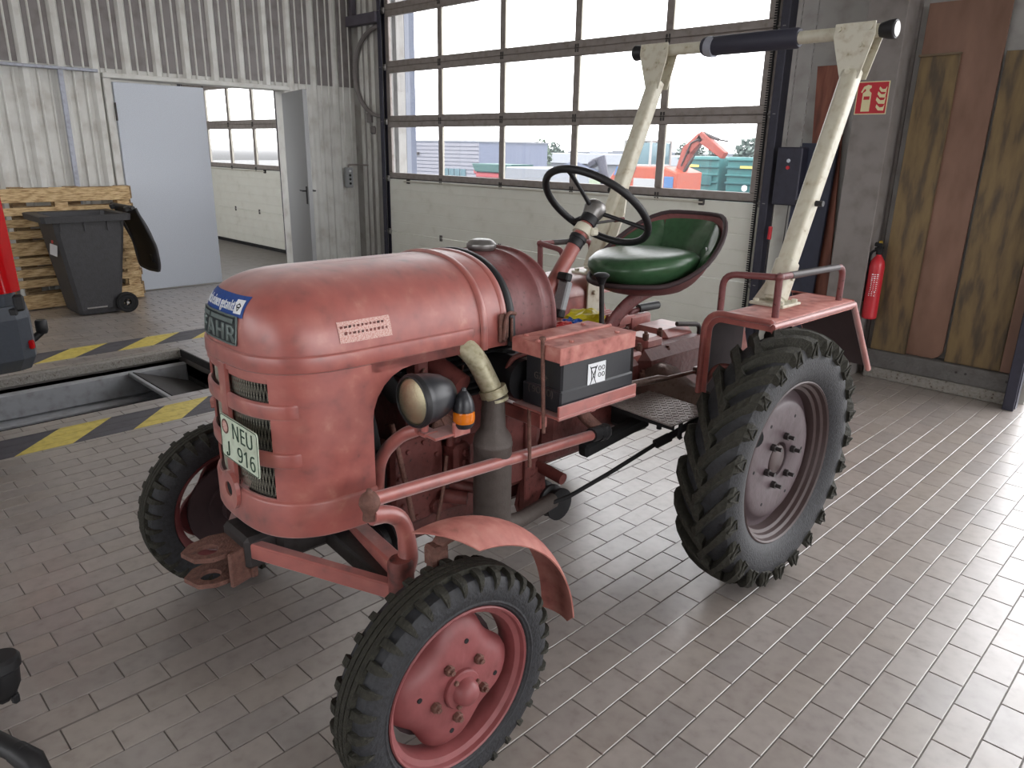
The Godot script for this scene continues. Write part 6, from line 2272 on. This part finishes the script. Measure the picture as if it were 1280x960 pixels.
	for q in [[-86.0, 1.9, 3.2, "leftmost, beside the slatted building's right edge"], [-81.2, 2.2, 3.6, "second from the left behind the wagon"], [-76.6, 2.1, 3.4, "third from the left, above the grey trailer"], [-72.3, 2.5, 3.6, "fourth from the left, above the steering wheel"], [-55.6, 2.75, 3.6, "left of the excavator's boom"], [-51.6, 2.9, 3.6, "behind the excavator's boom"], [-47.0, 2.6, 2.2, "in the middle of the excavator's arm"], [-42.9, 3.2, 4.4, "rightmost, by the gate's right jamb"]]:
		tree(Vector3(q[0], -.9, -80.0 - n % 3), q[1] + .9, q[2], "round grey-green tree far beyond the yard, " + q[3], rng)
		n += 1
	tree(Vector3(-31.3, -.9, -33.5), 3.1, 1.6, "pale bushy tree top above the slatted building's roof", rng)

func tree(at: Vector3, h: float, w: float, label: String, rng: RandomNumberGenerator) -> void:
	var t := thing("tree", label, "tree", at, 0, "trees beyond the yard")
	put(MB.new().tube([Vector3(0, 0, 0), Vector3(.05, h * .5, 0)], [.12, .07], 6), "trunk", M.bark, t)
	var m := MB.new()
	for i in 700:
		var d := Vector3(rng.randfn(), rng.randfn(), rng.randfn()).normalized() * pow(rng.randf(), .4)
		var c := Vector3(0, h * .58, 0) + d * Vector3(w * .5, h * .42, w * .5)
		var s := w * rng.randf_range(.025, .055)
		var b := Basis.from_euler(Vector3(rng.randf() * TAU, rng.randf() * TAU, 0))
		m.begin()
		m.quad(c + b * Vector3(-s, -s, 0), c + b * Vector3(s, -s, 0), c + b * Vector3(s * .8, s, s * .4), c + b * Vector3(-s, s, 0))
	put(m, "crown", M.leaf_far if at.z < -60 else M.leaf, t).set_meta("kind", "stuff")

func excavator() -> void:
	var e := thing("excavator", "orange tracked excavator with white cab and raised arm outside the gate", "excavator", Vector3(-17.6, -.9, -26.0))
	var b := MB.new()
	b.ext(PackedVector2Array([Vector2(-1.9, .85), Vector2(1.3, .85), Vector2(1.3, 1.75), Vector2(.7, 1.95), Vector2(-1.55, 1.95), Vector2(-1.95, 1.4)]), Transform3D(Basis.IDENTITY, Vector3(0, 0, -.9)), 1.8, .05)
	put(b, "body", M.orange, e)
	put(MB.new().ext(PackedVector2Array([Vector2(-1.7, 1.58), Vector2(-.75, 1.58), Vector2(-.6, 1.93), Vector2(-1.55, 1.93)]), Transform3D(Basis.IDENTITY, Vector3(0, 0, .9)), .02), "side_panel", M.cab_blue, e)
	put(MB.new().box(Vector3(-.15, 1.25, .905), Vector3(1.1, .5, .03), Basis.IDENTITY, .01), "side_panel", M.leaf_grey_dark, e)
	put(MB.new().box(Vector3(.95, 1.4, .91), Vector3(.42, .42, .03), Basis.IDENTITY, .03), "side_panel", M.cab_blue, e)
	var cb := MB.new()
	cb.box(Vector3(-.75, 2.92, 0), Vector3(1.35, .1, 1.5), Basis.IDENTITY, .03)
	for x in [-1.38, -.82, -.12]:
		for z in [-.7, .7]:
			cb.box(Vector3(x, 2.4, z), Vector3(.09 if x > -1.0 else .1, 1.0, .09), Basis.IDENTITY, .02)
	cb.box(Vector3(-.75, 1.95, 0), Vector3(1.3, .16, 1.45), Basis.IDENTITY, .02)
	put(cb, "cab", M.cab_white, e)
	put(MB.new().box(Vector3(-.75, 2.42, 0), Vector3(1.22, .86, 1.38)), "cab_glass", M.dark_glass, e)
	var tr := MB.new()
	for z in [-.8, .8]:
		tr.ext(rrect(3.0, .7, .34, 5), Transform3D(Basis.IDENTITY, Vector3(-.2, .4, z - .22)), .44, .03)
	put(tr, "track", M.tyre, e)
	var am := MB.new()
	var seg := func(a: Vector2, c: Vector2, w0: float, w1: float) -> void:
		var d := (c - a).normalized(); var p := Vector2(-d.y, d.x)
		am.ext(PackedVector2Array([a - p * w0, c - p * w1, c + p * w1, a + p * w0]), Transform3D(Basis.IDENTITY, Vector3(0, 0, -.16)), .32, .02)
	var k := 26.0 / 16.0
	seg.call(Vector2(.8, 1.5), Vector2(1.15, 2.62), .17, .2)
	seg.call(Vector2(1.12, 2.55), Vector2(1.72, 3.1), .2, .17)
	seg.call(Vector2(1.6, 3.12), Vector2(2.72, 2.42), .19, .13)
	put(am, "boom", M.orange_arm, e)
	am = MB.new()
	seg.call(Vector2(2.82, 3.1), Vector2(2.72, 2.4), .1, .17)
	seg.call(Vector2(2.72, 2.5), Vector2(2.55, .9), .17, .13)
	put(am, "stick", M.orange_arm, e)
	var cy := MB.new()
	cy.tube([Vector3(1.75, 3.2, 0), Vector3(2.4, 2.98, 0)], .06, 8)
	cy.tube([Vector3(2.4, 2.98, 0), Vector3(2.8, 2.92, 0)], .03, 8)
	cy.tube([Vector3(1.1, 1.7, .22), Vector3(1.5, 2.3, .22)], .06, 8)
	cy.tube([Vector3(1.5, 2.3, .22), Vector3(1.8, 2.75, .22)], .03, 8)
	cy.tube([Vector3(1.0, 2.0, .2), Vector3(1.35, 2.85, .2), Vector3(1.7, 3.0, .2)], .03, 6)
	put(cy, "hydraulic_ram", M.dark_steel, e)
